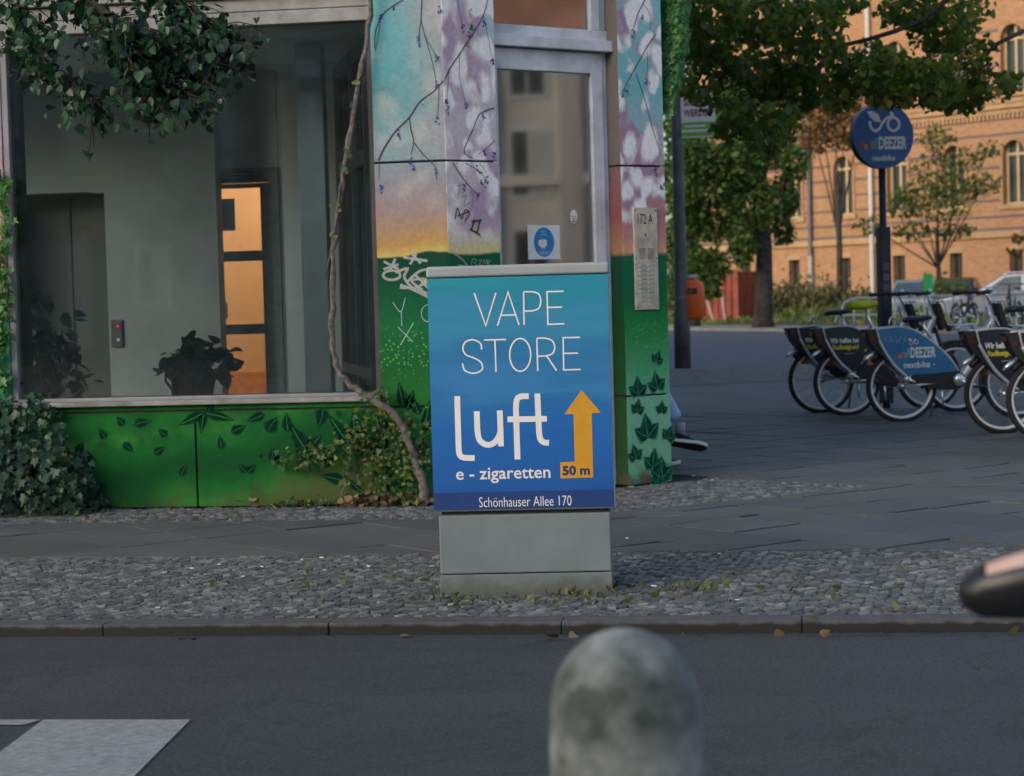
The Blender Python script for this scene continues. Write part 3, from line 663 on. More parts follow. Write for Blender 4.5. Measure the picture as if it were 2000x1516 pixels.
# glazed vestibule partition seen through the window's right end
A_, B_ = np.array([-3.2, 14.3]), np.array([-2.66, 12.75]); du = (B_-A_)/np.linalg.norm(B_-A_); FV = Frame((A_[0], A_[1], 0), (du[0], du[1], 0), (0, 0, 1))
Lp = float(np.linalg.norm(B_-A_)); vp = MB()
for u0, u1 in ((0, .07), (Lp-.07, Lp), (Lp*.55, Lp*.55+.06)): vp.fbox(FV, u0, u1, .02, 2.9, -.03, .03)
for z0, z1 in ((2.82, 2.9), (2.12, 2.22), (.75, .82), (.02, .12)): vp.fbox(FV, .07, Lp-.07, z0, z1, -.028, .028)
part_ = vp.build('vestibule_partition', mat('vestibule_frame', (.2, .22, .22), .5), bld)
MB().fbox(FV, .06, Lp-.06, .1, 2.85, -.004, .004).build('pane', glassmat('vestibule_glass', (.85, .9, .89), 1.03, .06), part_)
# ================================================================== PAINTED MOTIFS, TAGS, FITTINGS ON THE BUILDING
def Z3(x, y): return (700+x/2.915, y/2.915)
def Z4(x, y): return (720+x/2.8606, 480+y/2.8606)
def Z2(x, y): return (x/2.3256, 500+y/2.3256)
BRANCH = mat('painted_branch', (.055, .04, .045), .7); BLUEFL = mat('painted_blue_flower', (.06, .06, .3), .7, var=.4)
PL_D = mat('painted_leaf_dark', (.003, .032, .018), .9, var=.3, scale=30, spec=.1); PL_H = mat('painted_leaf_halo', (.008, .085, .025), .9, var=.3, scale=30, spec=.1); PL_V = mat('painted_leaf_vein', (.03, .2, .06), .9, spec=.1)
SILVER = mat('silver_spray', (.4, .43, .42), .5, var=.2, scale=40); PALEPEN = mat('pale_paint_pen', (.4, .62, .6), .6); BLACKPEN = mat('black_marker', (.035, .04, .045), .6)
def zz(pts, Z, w): return [w(*Z(*q)) for q in pts]
def smooth(pts, k=4):
    P = [np.array(p, float) for p in pts]; out = []
    for i in range(len(P)-1):
        a, b, c, d = P[max(i-1, 0)], P[i], P[i+1], P[min(i+2, len(P)-1)]
        for t in np.linspace(0, 1, k, endpoint=False):
            out.append(.5*((2*b)+(-a+c)*t+(2*a-5*b+4*c-d)*t*t+(-a+3*b-3*c+d)*t**3))
    return out+[P[-1]]
def paint_branches(lists, F, w, name='painted_branch'):
    for pts, wd in lists:
        q = smooth(zz(pts, Z3, w)); n = len(q)
        MB().ribbon(q, [wd*(1-.45*i/n) for i in range(n)], F, .0022+random.uniform(0, .0006)).build(name, BRANCH, bld)
def paint_flowers(lst, F, w):
    for x, y in lst:
        b = MB()
        for k in range(9):
            cx, cy = x+random.gauss(0, 6), y+14+random.gauss(0, 13); c = w(*Z3(cx, cy)); r = random.uniform(.004, .0085)
            b.fpoly([(c[0]+r*math.cos(a)*.9, c[1]+r*math.sin(a)) for a in np.linspace(0, 2*math.pi, 6)[:-1]], F, .0032+k*.0001)
        b.build('painted_flower', BLUEFL, bld)
th = .012
paint_branches([([(115, 915), (150, 840), (210, 750), (290, 670), (350, 580), (430, 520), (484, 458)], th), ([(290, 670), (300, 740), (315, 810), (300, 880)], .008), ([(315, 810), (370, 880), (430, 940), (450, 980)], .007), ([(362, 0), (356, 110), (345, 200)], .008), ([(356, 110), (380, 210), (420, 350), (440, 450)], .006), ([(380, 210), (450, 330), (465, 360)], .005), ([(255, 0), (190, 40), (135, 90), (97, 180), (94, 280)], .009), ([(125, 120), (112, 210), (97, 290)], .004), ([(460, 480), (456, 600), (450, 660)], .005), ([(360, 590), (380, 610)], .004), ([(120, 930), (116, 1030)], .004)], FA, wA)
paint_branches([([(495, 450), (520, 390), (600, 270), (700, 110), (735, 0)], .009), ([(562, 0), (590, 140)], .004), ([(710, 90), (735, 200), (758, 340)], .004), ([(575, 310), (575, 440), (610, 590)], .004), ([(515, 400), (503, 560), (508, 620)], .004), ([(772, 615), (690, 650), (650, 740), (600, 860), (650, 900)], .008), ([(778, 800), (720, 850), (680, 880)], .005), ([(535, 925), (590, 1010), (640, 1070), (680, 1110)], .006), ([(610, 930), (680, 970), (725, 1020)], .005), ([(690, 930), (740, 1000)], .003)], FC, wC)
paint_branches([([(1630, 0), (1590, 80), (1565, 170)], .008), ([(1620, 20), (1660, 90), (1655, 190)], .004), ([(1690, 195), (1640, 270), (1590, 360), (1540, 450), (1500, 530)], .008), ([(1645, 290), (1642, 450)], .004), ([(1580, 420), (1630, 570), (1670, 720), (1705, 830), (1728, 890)], .006)], FC, wC)
paint_flowers([(125, 95), (205, 35), (340, 210), (345, 235), (450, 325), (440, 470), (230, 760), (300, 905), (320, 945), (445, 975), (450, 670), (130, 1050), (463, 45)], FA, wA)
paint_flowers([(595, 150), (715, 115), (758, 335), (503, 570), (510, 615), (615, 590), (710, 655), (715, 860), (770, 870), (605, 1050), (680, 1100), (725, 1015), (680, 955), (710, 1030), (1565, 180), (1615, 90), (1497, 535), (1525, 510), (1645, 460), (1690, 960), (1725, 1050)], FC, wC)
def pleaf(F, u, v, ang, L, Wd, h=.002, vein=True, ms=None):
    m_h, m_d, m_v = ms or (PL_H, PL_D, PL_V)
    """one painted leaf: soft halo, dark blade, pale vein"""
    ca, sa = math.cos(R(ang)), math.sin(R(ang))
    def T(q): return (u+q[0]*ca-q[1]*sa, v+q[0]*sa+q[1]*ca)
    half = [(0, 0), (.12, .32), (.32, .5), (.6, .36), (1, 0)]
    out = [(a*L, b*Wd) for a, b in half]+[(a*L, -b*Wd) for a, b in half[-2:0:-1]]
    o = MB().fpoly([T((a*1.05-.03*L, b*1.3)) for a, b in out], F, h).build('painted_leaf', m_h, bld)
    MB().fpoly([T(q) for q in out], F, h+.0006).build('leaf_blade', m_d, o)
    if vein: MB().ribbon([T((.05*L, 0)), T((.5*L, .04*Wd)), T((.9*L, 0))], L*.03, F, h+.0012).build('leaf_vein', m_v, o)
TEAL = (mat('painted_leaf_mint_halo', (.07, .30, .17), .9, var=.3, scale=30, spec=.1), mat('painted_leaf_teal', (.006, .085, .055), .9, var=.5, scale=25, spec=.1), mat('painted_leaf_mint_vein', (.1, .33, .2), .9, spec=.1))
def trileaf(F, u, v, s, ang):
    for k, (da, l) in enumerate(((55, .8), (-55, .8), (0, 1.0))): pleaf(F, u, v, ang+da, s*l, s*.62, .002+k*.0002, ms=TEAL)
for x, y, a, L, Wd in [(565, 770, 130, .05, .03), (610, 765, 10, .075, .035), (560, 850, -40, .06, .03), (425, 960, 110, .075, .035), (262, 870, -30, .07, .04), (925, 712, 205, .12, .035), (925, 714, -100, .085, .032), (930, 712, -15, .13, .035), (945, 706, 60, .05, .03), (1200, 720, 200, .08, .035), (1470, 690, 255, .085, .05), (1215, 800, 55, .075, .05), (1395, 890, 120, .13, .06), (1395, 890, 48, .095, .045), (1245, 935, 95, .06, .04), (1245, 935, 20, .06, .03), (1120, 985, 130, .05, .03), (1125, 985, 40, .05, .03), (1330, 920, 15, .11, .03), (1600, 870, 125, .16, .06), (1620, 850, 95, .13, .05), (1560, 1020, 165, .1, .04), (1570, 1010, -40, .14, .02), (350, 900, 60, .06, .03), (480, 830, 120, .05, .03), (700, 900, 30, .06, .03), (760, 820, 140, .05, .03), (820, 1000, 60, .06, .03), (1010, 880, 100, .06, .03), (1050, 800, 20, .07, .035), (1480, 960, 70, .09, .04), (1690, 900, 110, .12, .045), (1310, 800, 95, .08, .04)]:
    u, v = wA(*Z2(x, y)); pleaf(FA, u, v, a, L*1.5, Wd*1.6)
for x, y, a, L in [(1835, 690, 100, .16), (1850, 700, 70, .13), (1905, 720, 110, .1), (1930, 800, 80, .2), (1880, 690, 120, .1)]:
    u, v = wA(*Z2(x, y)); pleaf(FA, u, v, a, L, .055)
for x, y, s, a in [(1605, 650, .085, 80), (1612, 800, .12, 80), (1505, 830, .12, 85), (1498, 930, .09, 60), (1635, 930, .08, 80), (1560, 1070, .16, 80), (1668, 1080, .1, 85), (1492, 1190, .1, 80), (1585, 1240, .13, 95), (1640, 1300, .15, 95), (1610, 1340, .1, 85)]:
    u, v = wC(*Z4(x, y)); trileaf(FC, u, v, s*1.02, a+random.uniform(-25, 25))
# graffiti tags
def tagstrokes(strokes, F, w, Z, m, wd, h=.0042):
    b = MB()
    for i, s_ in enumerate(strokes): b.ribbon(smooth(zz(s_, Z, w), 4) if len(s_) > 2 else zz(s_, Z, w), wd, F, h+i*.00012)
    b.build('graffiti_tag', m, bld)
el = lambda cx, cy, rx, ry, a0=0, a1=360, n=14: arc(cx, cy, rx, ry, a0, a1, n)
tagstrokes([[(195, 65), (330, 85)], [(232, 104), (268, 42)], [(243, 48), (292, 98)], [(85, 88), (168, 132)], [(150, 72), (120, 140)], [(84, 132), (168, 104)], el(130, 165, 48, 26), [(150, 150), (218, 128), (200, 178), (258, 240), (318, 188), (240, 196), (302, 248)], [(215, 205), (255, 165), (292, 140), (332, 132)], [(175, 235), (255, 240), (332, 268)], [(178, 218), (250, 246), (334, 288)], [(250, 246), (332, 200)], [(262, 165), (300, 200), (330, 235)]], FA, wA, Z4, SILVER, .0155)
tagstrokes([[(135, 315), (180, 370), (205, 290)], [(183, 370), (186, 450)], [(165, 455), (240, 530)], [(252, 430), (178, 555)], el(330, 378, 34, 46, 60, 300), [(335, 410), (345, 470)]], FA, wA, Z4, PALEPEN, .0045)
tagstrokes([[(475, 45), (520, 75), (550, 115)], [(497, 108), (550, 118)]], FC, wC, Z4, SILVER, .009)
tagstrokes([[(572, 105), (580, 75), (602, 80), (588, 94), (606, 110)], [(612, 82), (630, 80), (614, 106), (634, 104)], [(638, 108), (642, 78), (650, 98), (660, 78), (660, 106)], [(664, 106), (664, 80), (678, 86), (665, 96), (678, 110)]], FC, wC, Z4, SILVER, .0035)
tagstrokes([[(560, 1060), (600, 1046)], [(580, 1052), (566, 1112)], [(605, 1060), (590, 1120), (618, 1104)], [(632, 1090), (650, 1085), (648, 1180)], [(610, 1110), (600, 1170), (640, 1150)]], FC, wC, Z3, mat('grey_marker', (.28, .28, .32), .6), .005)
tagstrokes([[(548, 1250), (562, 1186), (585, 1246), (606, 1196), (632, 1216), (604, 1262)], [(562, 1230), (630, 1204)]], FC, wC, Z3, BLACKPEN, .007)
tagstrokes([[(632, 1306), (664, 1322), (692, 1340)], [(660, 1250), (640, 1312)], [(692, 1246), (672, 1330)], [(640, 1262), (700, 1256)]], FC, wC, Z3, BLACKPEN, .011)

# intercom panel
STEEL = mat('worn_steel_plate', (.62, .57, .49), .45, metal=.3, var=.25, scale=12, bump=.06)
ip = thing('intercom_panel', 'tall steel doorbell panel numbered 172 A on the painted pillar', 'intercom', tuple(CO+CD*1.578+np.array([0, 0, 1.475])))
FI = Frame((0, 0, 0), CD, (0, 0, 1)); FI.n = CN
q = MB(); q.fbox(FI, -.1, .1, -.333, .333, -.0, .012); q.build('plate', STEEL, ip, bevel=.002)
INK = mat('black_ink', (.02, .02, .022), .5)
lettering('172 A', FI, -.068, .225, .13, .068, INK, ip, .008, .0125)
q = MB(); q.fpoly(arc(-.004, .155, .007, .009, 0, 330, 11), FI, .0128); q.build('camera_hole', INK, ip)
SLOT = mat('slot_dark', (.14, .13, .12), .7)
for u0 in (-.06, .012):
    q = MB()
    for i in range(8): q.fbox(FI, u0, u0+.052, .062-i*.0095, .066-i*.0095, .012, .0126)
    q.build('speaker_grille', SLOT, ip)
PLATE = mat('name_plate', (.42, .45, .36), .4)
for i in range(9):
    for u0 in (-.05, .02):
        z = -.045-i*.0285
        q = MB(); q.fbox(FI, u0, u0+.046, z-.009, z+.009, .012, .0145); q.build('name_plate', PLATE, ip, bevel=.001, seg=1)
        q = MB(); q.lathe([(.0065, 0), (.006, .004)], 10, Matrix.Translation(tuple(FI(u0-.012, z, .012))) @ Matrix.Rotation(R(45), 4, 'Z') @ Matrix.Rotation(R(90), 4, 'X')); q.build('bell_button', ALU, ip)
for u, v in ((-.085, .315), (.085, .315), (-.085, -.315), (.085, -.315), (-.087, 0), (.087, 0)):
    q = MB(); q.lathe([(.006, 0), (.005, .003)], 8, Matrix.Translation(tuple(FI(u, v, .012))) @ Matrix.Rotation(R(45), 4, 'Z') @ Matrix.Rotation(R(90), 4, 'X')); q.build('screw', SLOT, ip)
# notice on the door pane: blue oval with a white mask
def wD(x, y): return wC(x, y, REC+.012)
PAPER = mat('white_paper', (.74, .78, .78), .7, var=.06); BLUEP = mat('blue_print', (.03, .24, .58), .6, var=.25, scale=60)
a_, b_ = wD(1030, 440), wD(1094, 506)
ms = thing('door_notice', 'square white notice with a blue oval and white mask symbol on the door glass', 'notice', (0, 0, 0))
FD2 = Frame(CO-CN*(REC+.0115), CD, (0, 0, 1)); FD2.n = CN
MB().fbox(FD2, a_[0], b_[0], b_[1], a_[1], .0, .0012).build('sheet', PAPER, ms)
cu_, cv_ = (a_[0]+b_[0])/2, (a_[1]+b_[1])/2; hw, hh = (b_[0]-a_[0])/2, (a_[1]-b_[1])/2
MB().fpoly(arc(cu_, cv_, hw*.64, hh*.87, 0, 350, 35), FD2, .0018).build('blue_oval', BLUEP, ms)
MB().fpoly([(cu_-.2*hw-.02, cv_+.012), (cu_-.0, cv_+.02), (cu_+.022, cv_+.012), (cu_+.022, cv_-.016), (cu_+.004, cv_-.036), (cu_-.022, cv_-.036), (cu_-.2*hw-.02, cv_-.018)], FD2, .0024).build('mask_symbol', PAPER, ms)
q = MB()
for v, w_ in ((.62, .15), (.44, .2), (-.42, .12), (-.58, .4), (-.68, .34)): q.fbox(FD2, cu_-hw*w_, cu_+hw*w_, cv_+hh*v-.003, cv_+hh*v+.003, .0018, .0024)
q.build('print_line', mat('pale_blue_print', (.3, .5, .72), .6), ms)
su, sv_ = wD(1120, 424)
sk2 = thing('oval_sticker', 'small oval white sticker with red rim on the door glass', 'sticker', (0, 0, 0))
MB().fpoly(arc(su, sv_, .034, .05, 0, 345, 23), FD2, .0008).build('red_rim', mat('red_rim_print', (.5, .12, .12), .6), sk2)
MB().fpoly(arc(su, sv_+.003, .030, .045, 0, 345, 23), FD2, .0014).build('sticker_face', PAPER, sk2)
q = MB()
for dv_, w_ in ((.004, .024), (-.01, .018), (-.022, .014), (-.027, .014), (-.034, .012)): q.fbox(FD2, su-w_, su+w_, sv_+dv_-.0018, sv_+dv_+.0018, .0014, .0019)
q.build('print_line', INK, sk2)

# ================================================================== CLIMBERS AND PLANTS ON THE BUILDING
BARK = mat('vine_bark', (.2, .18, .16), .9, scale=30, col2=(.06, .05, .045), bump=1.0, bscale=60, bdist=.012)
IVY = leafmat('ivy_leaf', (.005, .028, .015), (.011, .05, .023), (.04, .10, .05), .45, .1)
IVYP = leafmat('ivy_leaf_bright', (.03, .12, .025), (.05, .19, .04), (.12, .27, .06), .4, .25)
CREEP = leafmat('creeper_leaf', (.012, .055, .012), (.035, .10, .02), (.17, .2, .04), .5, .25)
TREELEAF = leafmat('linden_leaf', (.005, .025, .012), (.011, .05, .019), (.024, .085, .03), .42, .15)
vine = thing('climbing_vine', 'thick woody vine stem climbing past the lobby window beside the mural', 'vine', tuple(on_wall(830, 985, 12.2)))
def rel(o, p): return tuple(np.array(p)-np.array(o.location))
pts = [(831, 986), (826, 950), (812, 900), (798, 860), (775, 815), (738, 787), (700, 765), (672, 740), (656, 700), (649, 640), (650, 560), (656, 460), (672, 330), (690, 225), (708, 120), (722, 30), (730, -60)]
pts3 = smooth([on_wall(x, y, 12.22-.05*math.exp(-((y-790)/60)**2)) for x, y in pts], 4); n = len(pts3)
rad = [.030-.014*min(1, i/n*1.6)+random.uniform(-.004, .004) for i in range(n)]; pts3 = [p+RNG.normal(0, .006, 3) for p in pts3]; rad[0] = .045; rad[1] = .038
MB().tube([rel(vine, p) for p in pts3], rad, 9).build('stem', BARK, vine, smooth=True)
for s_ in ([(690, 240), (680, 300), (668, 345)], [(662, 400), (655, 440), (640, 520), (634, 545)], [(720, 770), (740, 760), (752, 775)], [(664, 360), (659, 420), (652, 470)]):
    MB().tube([rel(vine, on_wall(x, y, 12.2)) for x, y in s_], [.006, .004, .003], 6).build('side_shoot', BARK, vine, smooth=True)
lp_ = [on_wall(x+random.gauss(0, 5), y+random.gauss(0, 6), 12.17+random.gauss(0, .02)) for x, y in [(695, 155)]*5+[(690, 200)]*3+[(682, 290)]*5+[(676, 330)]*3+[(662, 400)]*5+[(700, 760)]*4+[(745, 765)]*26+[(655, 450)]*3]
leaf_mesh('leaves', np.array(lp_)-np.array(vine.location), rnd_nor(len(lp_), .2, (0, -1.2, 0)), .04, 'ivy', CREEP, vine)
# creeper sprawling over the lower wall
cr = thing('wall_creeper', 'straggly green creeper over the low wall under the vine', 'creeper', tuple(on_wall(700, 985, 12.2)))
P = []
for x, y, sx, sy, n_ in [(610, 890, 40, 8, 70), (650, 870, 30, 12, 60), (700, 850, 18, 22, 70), (735, 880, 22, 30, 110), (770, 890, 16, 45, 110), (745, 930, 25, 25, 70), (800, 930, 14, 35, 90), (715, 820, 14, 20, 40), (750, 800, 10, 22, 50), (580, 905, 20, 6, 30), (790, 840, 14, 30, 60), (680, 880, 6, 25, 16), (672, 930, 4, 16, 10), (640, 978, 50, 5, 40), (560, 985, 30, 4, 20), (825, 880, 10, 40, 70)]:
    for _ in range(n_): P.append(on_wall(x+random.gauss(0, sx), min(y+random.gauss(0, sy), 984), 12.27-abs(random.gauss(0, .045))))
P = np.array(P); leaf_parts(P, rnd_nor(len(P), .2, (0, -1.0, 0)), .034, 'ivy', CREEP, cr, .8)
for c_ in ([(762, 985), (752, 930), (748, 870), (735, 815)], [(748, 870), (700, 860), (640, 872), (580, 900)], [(690, 870), (684, 900), (676, 930), (662, 985)], [(790, 985), (800, 930), (790, 860)], [(830, 985), (815, 930), (825, 860)]):
    MB().tube([rel(cr, on_wall(x, y, 12.25)) for x, y in smooth(c_, 3)], .004, 5).build('stem', BARK, cr)
# ivy mound at the left end of the wall
iv = thing('ivy_bush', 'dense dark ivy mound climbing the left end of the wall', 'ivy', tuple(on_wall(40, 990, 12.1)))
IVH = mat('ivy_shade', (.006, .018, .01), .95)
P = []; Nn = []
while len(P) < 1050:
    x = random.uniform(-160, 195); top = 785 if x < 95 else 785+(x-95)*2.0
    y = random.uniform(top-8+random.gauss(0, 12), 995)
    x += random.gauss(0, 8)
    t = (y-top)/max(30, 995-top); dep_ = .05+.36*math.sin(min(1, t*1.1)*math.pi*.5)*(1 if x < 120 else max(.15, (200-x)/80))
    P.append(on_wall(x, y, 12.28-dep_+random.gauss(0, .055))); Nn.append((random.gauss(0, .7), -1-.2*random.random(), .45+random.gauss(0, .6)))
P = np.array(P); P[:, 2] = np.maximum(P[:, 2], .03)
leaf_parts(P, np.array(Nn), .062, 'ivy', IVY, iv, .75)
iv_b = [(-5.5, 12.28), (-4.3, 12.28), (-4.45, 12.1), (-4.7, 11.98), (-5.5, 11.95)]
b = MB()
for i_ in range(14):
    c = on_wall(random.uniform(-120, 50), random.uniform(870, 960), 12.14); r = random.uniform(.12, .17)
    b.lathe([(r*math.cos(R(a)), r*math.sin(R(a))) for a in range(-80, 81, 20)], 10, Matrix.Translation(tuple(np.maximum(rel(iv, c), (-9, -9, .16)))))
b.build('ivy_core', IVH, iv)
# ivy strands up the left pillar
il = thing('pillar_ivy', 'thin strand of bright ivy up the far left pillar beside the window frame', 'ivy', tuple(on_wall(5, 760, 12.25)))
P = np.array([on_wall(5+random.gauss(0, 8)+4*math.sin(y/30), y, 12.27-abs(random.gauss(0, .02))) for y in RNG.uniform(330, 770, 230)])
leaf_mesh('leaves', P-np.array(il.location), rnd_nor(len(P), .3, (0, -1, 0)), .05, 'ivy', IVYP, il)
MB().tube([rel(il, on_wall(4+4*math.sin(y/30), y, 12.28)) for y in range(330, 800, 40)], .006, 6).build('stem', BARK, il)
# ivy curtain hanging at the right pillar
ih = thing('hanging_ivy', 'thick green ivy column hanging beside the right painted pillar', 'ivy', tuple(at_depth(1315, -20, 13.6)))
P = []; Nn = []
for _ in range(1500):
    y = random.uniform(-170, 218); wdt = 28*(1 if y < 120 else max(.28, 1-(y-120)/135)); cx = 1312-.02*(y-100)+(2 if y < 100 else -4)
    a = random.uniform(-1, 1); x = cx+a*wdt
    P.append(at_depth(x, y+abs(a)*-6, 13.72-.16*math.sqrt(max(0, 1-a*a))+random.gauss(0, .012))); Nn.append((a*1.0, -.8, .45+random.gauss(0, .15)))
P = np.array(P); leaf_parts(P, np.array(Nn), .05, 'ivy', IVYP, ih, .35)
MB().tube([rel(ih, at_depth(1312, y, 13.72)) for y in (-170, 0, 120, 200)], [.05, .05, .04, .01], 8).build('ivy_core', IVH, ih)
hs = thing('ivy_strand', 'thin dangling ivy strand over the painted clouds', 'ivy', tuple(at_depth(912, 0, 12.55)))
P = np.array([at_depth(912+2*math.sin(y/9)+random.gauss(0, 2), y, 12.53+random.gauss(0, .01)) for y in RNG.uniform(-60, 88, 70)])
leaf_mesh('leaves', P-np.array(hs.location), rnd_nor(len(P), .2, (0, -1, 0)), .035, 'ivy', CREEP, hs)
MB().tube([rel(hs, at_depth(912+2*math.sin(y/9), y, 12.54)) for y in range(-60, 96, 12)], .003, 5).build('stem', BARK, hs)
# plant on the inner window ledge, watering can behind it
led = MB(); led.box((-4.86, FY+.27, .3), (-2.57, FY+.75, .665)); led.build('inner_ledge', PLASTER, bld)
pp_ = thing('potted_plant', 'leafy dark pot plant on the ledge inside the lobby window', 'plant', tuple(on_wall(385, 772, 12.72)))
pp_.location.z = .666
MB().lathe([(.10, 0), (.13, .14), (.14, .15)], 16).build('pot', mat('clay_pot', (.12, .07, .05), .8), pp_)
P = gauss_clumps([((0, 0, .2), (.24, .16, .12), 70), ((-.12, 0, .22), (.12, .1, .1), 30), ((.13, 0, .24), (.13, .1, .13), 40), ((0, 0, .33), (.1, .1, .1), 18)])
P = P[P[:, 2] > .1]
leaf_mesh('leaves', P, rnd_nor(len(P), .6, (0, -.3, 0)), .085, 'heart', leafmat('pot_plant_leaf', (.01, .03, .015), (.02, .06, .03), (.05, .11, .06), .35, .1), pp_, 1.2)
b = MB()
for k in range(9): a = k*.7; b.tube([(0, 0, .12), (.05*math.cos(a), .05*math.sin(a), .22), (.13*math.cos(a), .11*math.sin(a), .3)], .004, 5)
b.build('stem', leafmat('plant_stem', (.03, .06, .03), (.04, .08, .03), (.05, .1, .04)), pp_)
wc = thing('watering_can', 'dark watering can with raised spout behind the pot plant', 'watering can', tuple(np.array(on_wall(362, 772, 12.87))*np.array((1, 1, 0))+np.array((0, 0, .666))))
DKP = mat('dark_green_plastic', (.05, .08, .085), .35)
MB().lathe([(.085, 0), (.09, .02), (.085, .16), (.06, .19)], 18).build('can_body', DKP, wc, smooth=True)
MB().tube([(.05, 0, .04), (.09, 0, .13), (.15, 0, .27), (.2, 0, .34)], [.016, .014, .011, .01], 8).build('spout', DKP, wc, smooth=True)
MB().lathe([(.012, 0), (.028, .03), (.026, .035)], 14, Matrix.Translation((.2, 0, .34)) @ Matrix.Rotation(R(55), 4, 'Y')).build('rose_head', mat('grey_plastic', (.25, .28, .28), .4), wc, smooth=True)
MB().tube([(-.06, 0, .17), (-.12, 0, .2), (-.13, 0, .1), (-.085, 0, .04)], .009, 8).build('can_handle', DKP, wc, smooth=True)
lg = thing('indoor_plant', 'tall shadowy indoor plant by the lift at the left of the lobby', 'plant', (-5.02, 13.3, .012))
MB().lathe([(.12, 0), (.16, .3), (.17, .32)], 16).build('pot', mat('dark_pot', (.05, .05, .05), .7), lg)
P = gauss_clumps([((.05, 0, .9), (.3, .2, .35), 90), ((-.1, 0, 1.15), (.16, .15, .25), 30)])
leaf_mesh('leaves', P, rnd_nor(len(P), .5), .1, 'heart', TREELEAF, lg, 1.0)
b = MB()
for k in range(5): b.tube([(0, 0, .3), (.05*math.cos(k*1.3), .05*math.sin(k*1.3), .7), (.18*math.cos(k*1.3), .12*math.sin(k*1.3), 1.1)], .006, 5)
b.build('stem', BARK, lg)
# fallen leaves along the wall foot
DEAD = leafmat('dead_leaf', (.11, .06, .035), (.19, .11, .06), (.3, .23, .13), .8, .15)
P = []
for x, y, s1, n_ in [(720, 985, 25, 70), (690, 985, 12, 20), (770, 982, 25, 40), (560, 990, 40, 12), (160, 990, 40, 14), (820, 985, 15, 18)]:
    for _ in range(n_): g_ = on_ground(x+random.gauss(0, s1), y+random.uniform(-2, 6)); P.append((g_[0], min(g_[1], 12.27), .012+abs(random.gauss(0, .02))))
for _ in range(12): P.append((random.uniform(-4, 1.2), 7.72-abs(random.gauss(0, .03)), -.043))
P = np.array(P); tag(leaf_mesh('dead_leaves', P, rnd_nor(len(P), .7), .045, 'heart', DEAD, None, 3.0), 'brown fallen leaves along the wall foot and kerb', kind='stuff')
P = []
for x0, y0, sx, sy, n_ in [(-1.45, 8.45, .1, .06, 30), (-.95, 8.42, .18, .06, 45), (-.55, 8.6, .18, .12, 80), (-4.6, 9.2, .5, .1, 40), (-1.2, 8.25, .3, .05, 60), (-2.2, 8.9, .5, .3, 30), (-3.9, 11.9, .5, .2, 40), (.3, 8.4, .5, .3, 40)]:
    for _ in range(n_): P.append((random.gauss(x0, sx), random.gauss(y0, sy), .002))
P = np.array(P); gr_ = leaf_mesh('weeds', P, RNG.normal(0, 1, (len(P), 3))*np.array((1, 1, .35)), .035, 'lance', leafmat('weed_leaf', (.06, .07, .02), (.09, .12, .03), (.14, .14, .05), .6, .2), None, 3.0)
tag(gr_, 'little weeds growing in the cobble joints', kind='stuff')
# cigarette butts
BUTT = mat('cigarette_paper', (.8, .78, .72), .8)
me_b = None
for i, (x, y) in enumerate([(322, 1120), (375, 1112), (428, 1104), (474, 1128), (512, 1109), (634, 1116), (720, 1108), (628, 1091), (590, 1095), (844, 1108), (308, 1189), (880, 1183), (1225, 1053), (1277, 1147), (1440, 1174), (1115, 1161), (683, 989), (140, 991), (410, 989), (1355, 931), (1391, 939), (1405, 1083)]):
    g_ = on_ground(x, y)
    o = MB().tube([(-.012, 0, .004), (.012, 0, .004)], .004, 6).build('cigarette_butt', BUTT) if me_b is None else bpy.data.objects.new('cigarette_butt', me_b)
    if me_b is None: me_b = o.data
    else: COL.objects.link(o)
    o.location = (g_[0], g_[1], .002); o.rotation_euler = (0, 0, random.uniform(-.9, .9)); o.scale = (random.uniform(.5, .95),)*3
    tag(o, 'white cigarette butt lying on the grey paving', 'cigarette butt', 'cigarette butts on the pavement')
# ================================================================== UTILITY CABINET WITH THE POSTER
CABA = R(4.5); cab = thing('utility_cabinet', 'grey street cabinet wrapped in a blue vape store poster', 'cabinet', (-1.16, 8.515, 0), CABA)
GREYC = mat('cabinet_grey', (.185, .225, .238), .6, var=.14, scale=3, bump=.12, bscale=220, bdist=.002)
def m_splash():
    k = NT('cabinet_base_grey'); p = k.pos(); xyz = k.n('ShaderNodeSeparateXYZ'); k.l(p, xyz.inputs[0]); n_ = k.noise(11, p, 6, .7)
    c = k.ramp(k.noise(3, p, 5, .6), [(.3, (.155, .188, .195)), (.7, (.185, .222, .232))])
    st = k.n('ShaderNodeMapRange', interpolation_type='SMOOTHSTEP'); k.l(k.math('SUBTRACT', k.math('MULTIPLY', n_, .16), xyz.outputs[2]), st.inputs[0]); st.inputs[1].default_value = -.02; st.inputs[2].default_value = .08
    c = k.mix(k.math('MULTIPLY', st.outputs[0], .7), c, (.07, .07, .05)); k.base(c); k.set(Roughness=.8); k.bump(k.noise(90, p, 4, .6), .25, .004); return k.m
GREYB = m_splash()
LIDM = mat('cabinet_lid_grey', (.34, .36, .38), .5, var=.1, scale=3)
q = MB(); q.box((-.364, .006, -.1), (.364, .31, .082)); q.build('plinth', GREYB, cab, bevel=.004)
q = MB(); q.box((-.362, .003, .086), (.362, .305, .335)); q.build('base', GREYC, cab, bevel=.006)
q = MB(); q.box((-.35, .02, .335), (.35, .3, .352)); q.build('shadow_gap', CORE, cab)
q = MB(); q.box((-.38, -.012, .352), (.38, .315, 1.335)); body = q.build('body', GREYC, cab, bevel=.006)
q = MB(); q.box((-.383, -.018, 1.337), (.383, .32, 1.378)); q.v[4:] = [(-.372, -.004, 1.393), (.372, -.004, 1.393), (.372, .31, 1.393), (-.372, .31, 1.393)]
q = MB(); q.box((-.383, -.018, 1.338), (.383, .32, 1.385)); q.build('lid', LIDM, cab, bevel=.011, seg=3)
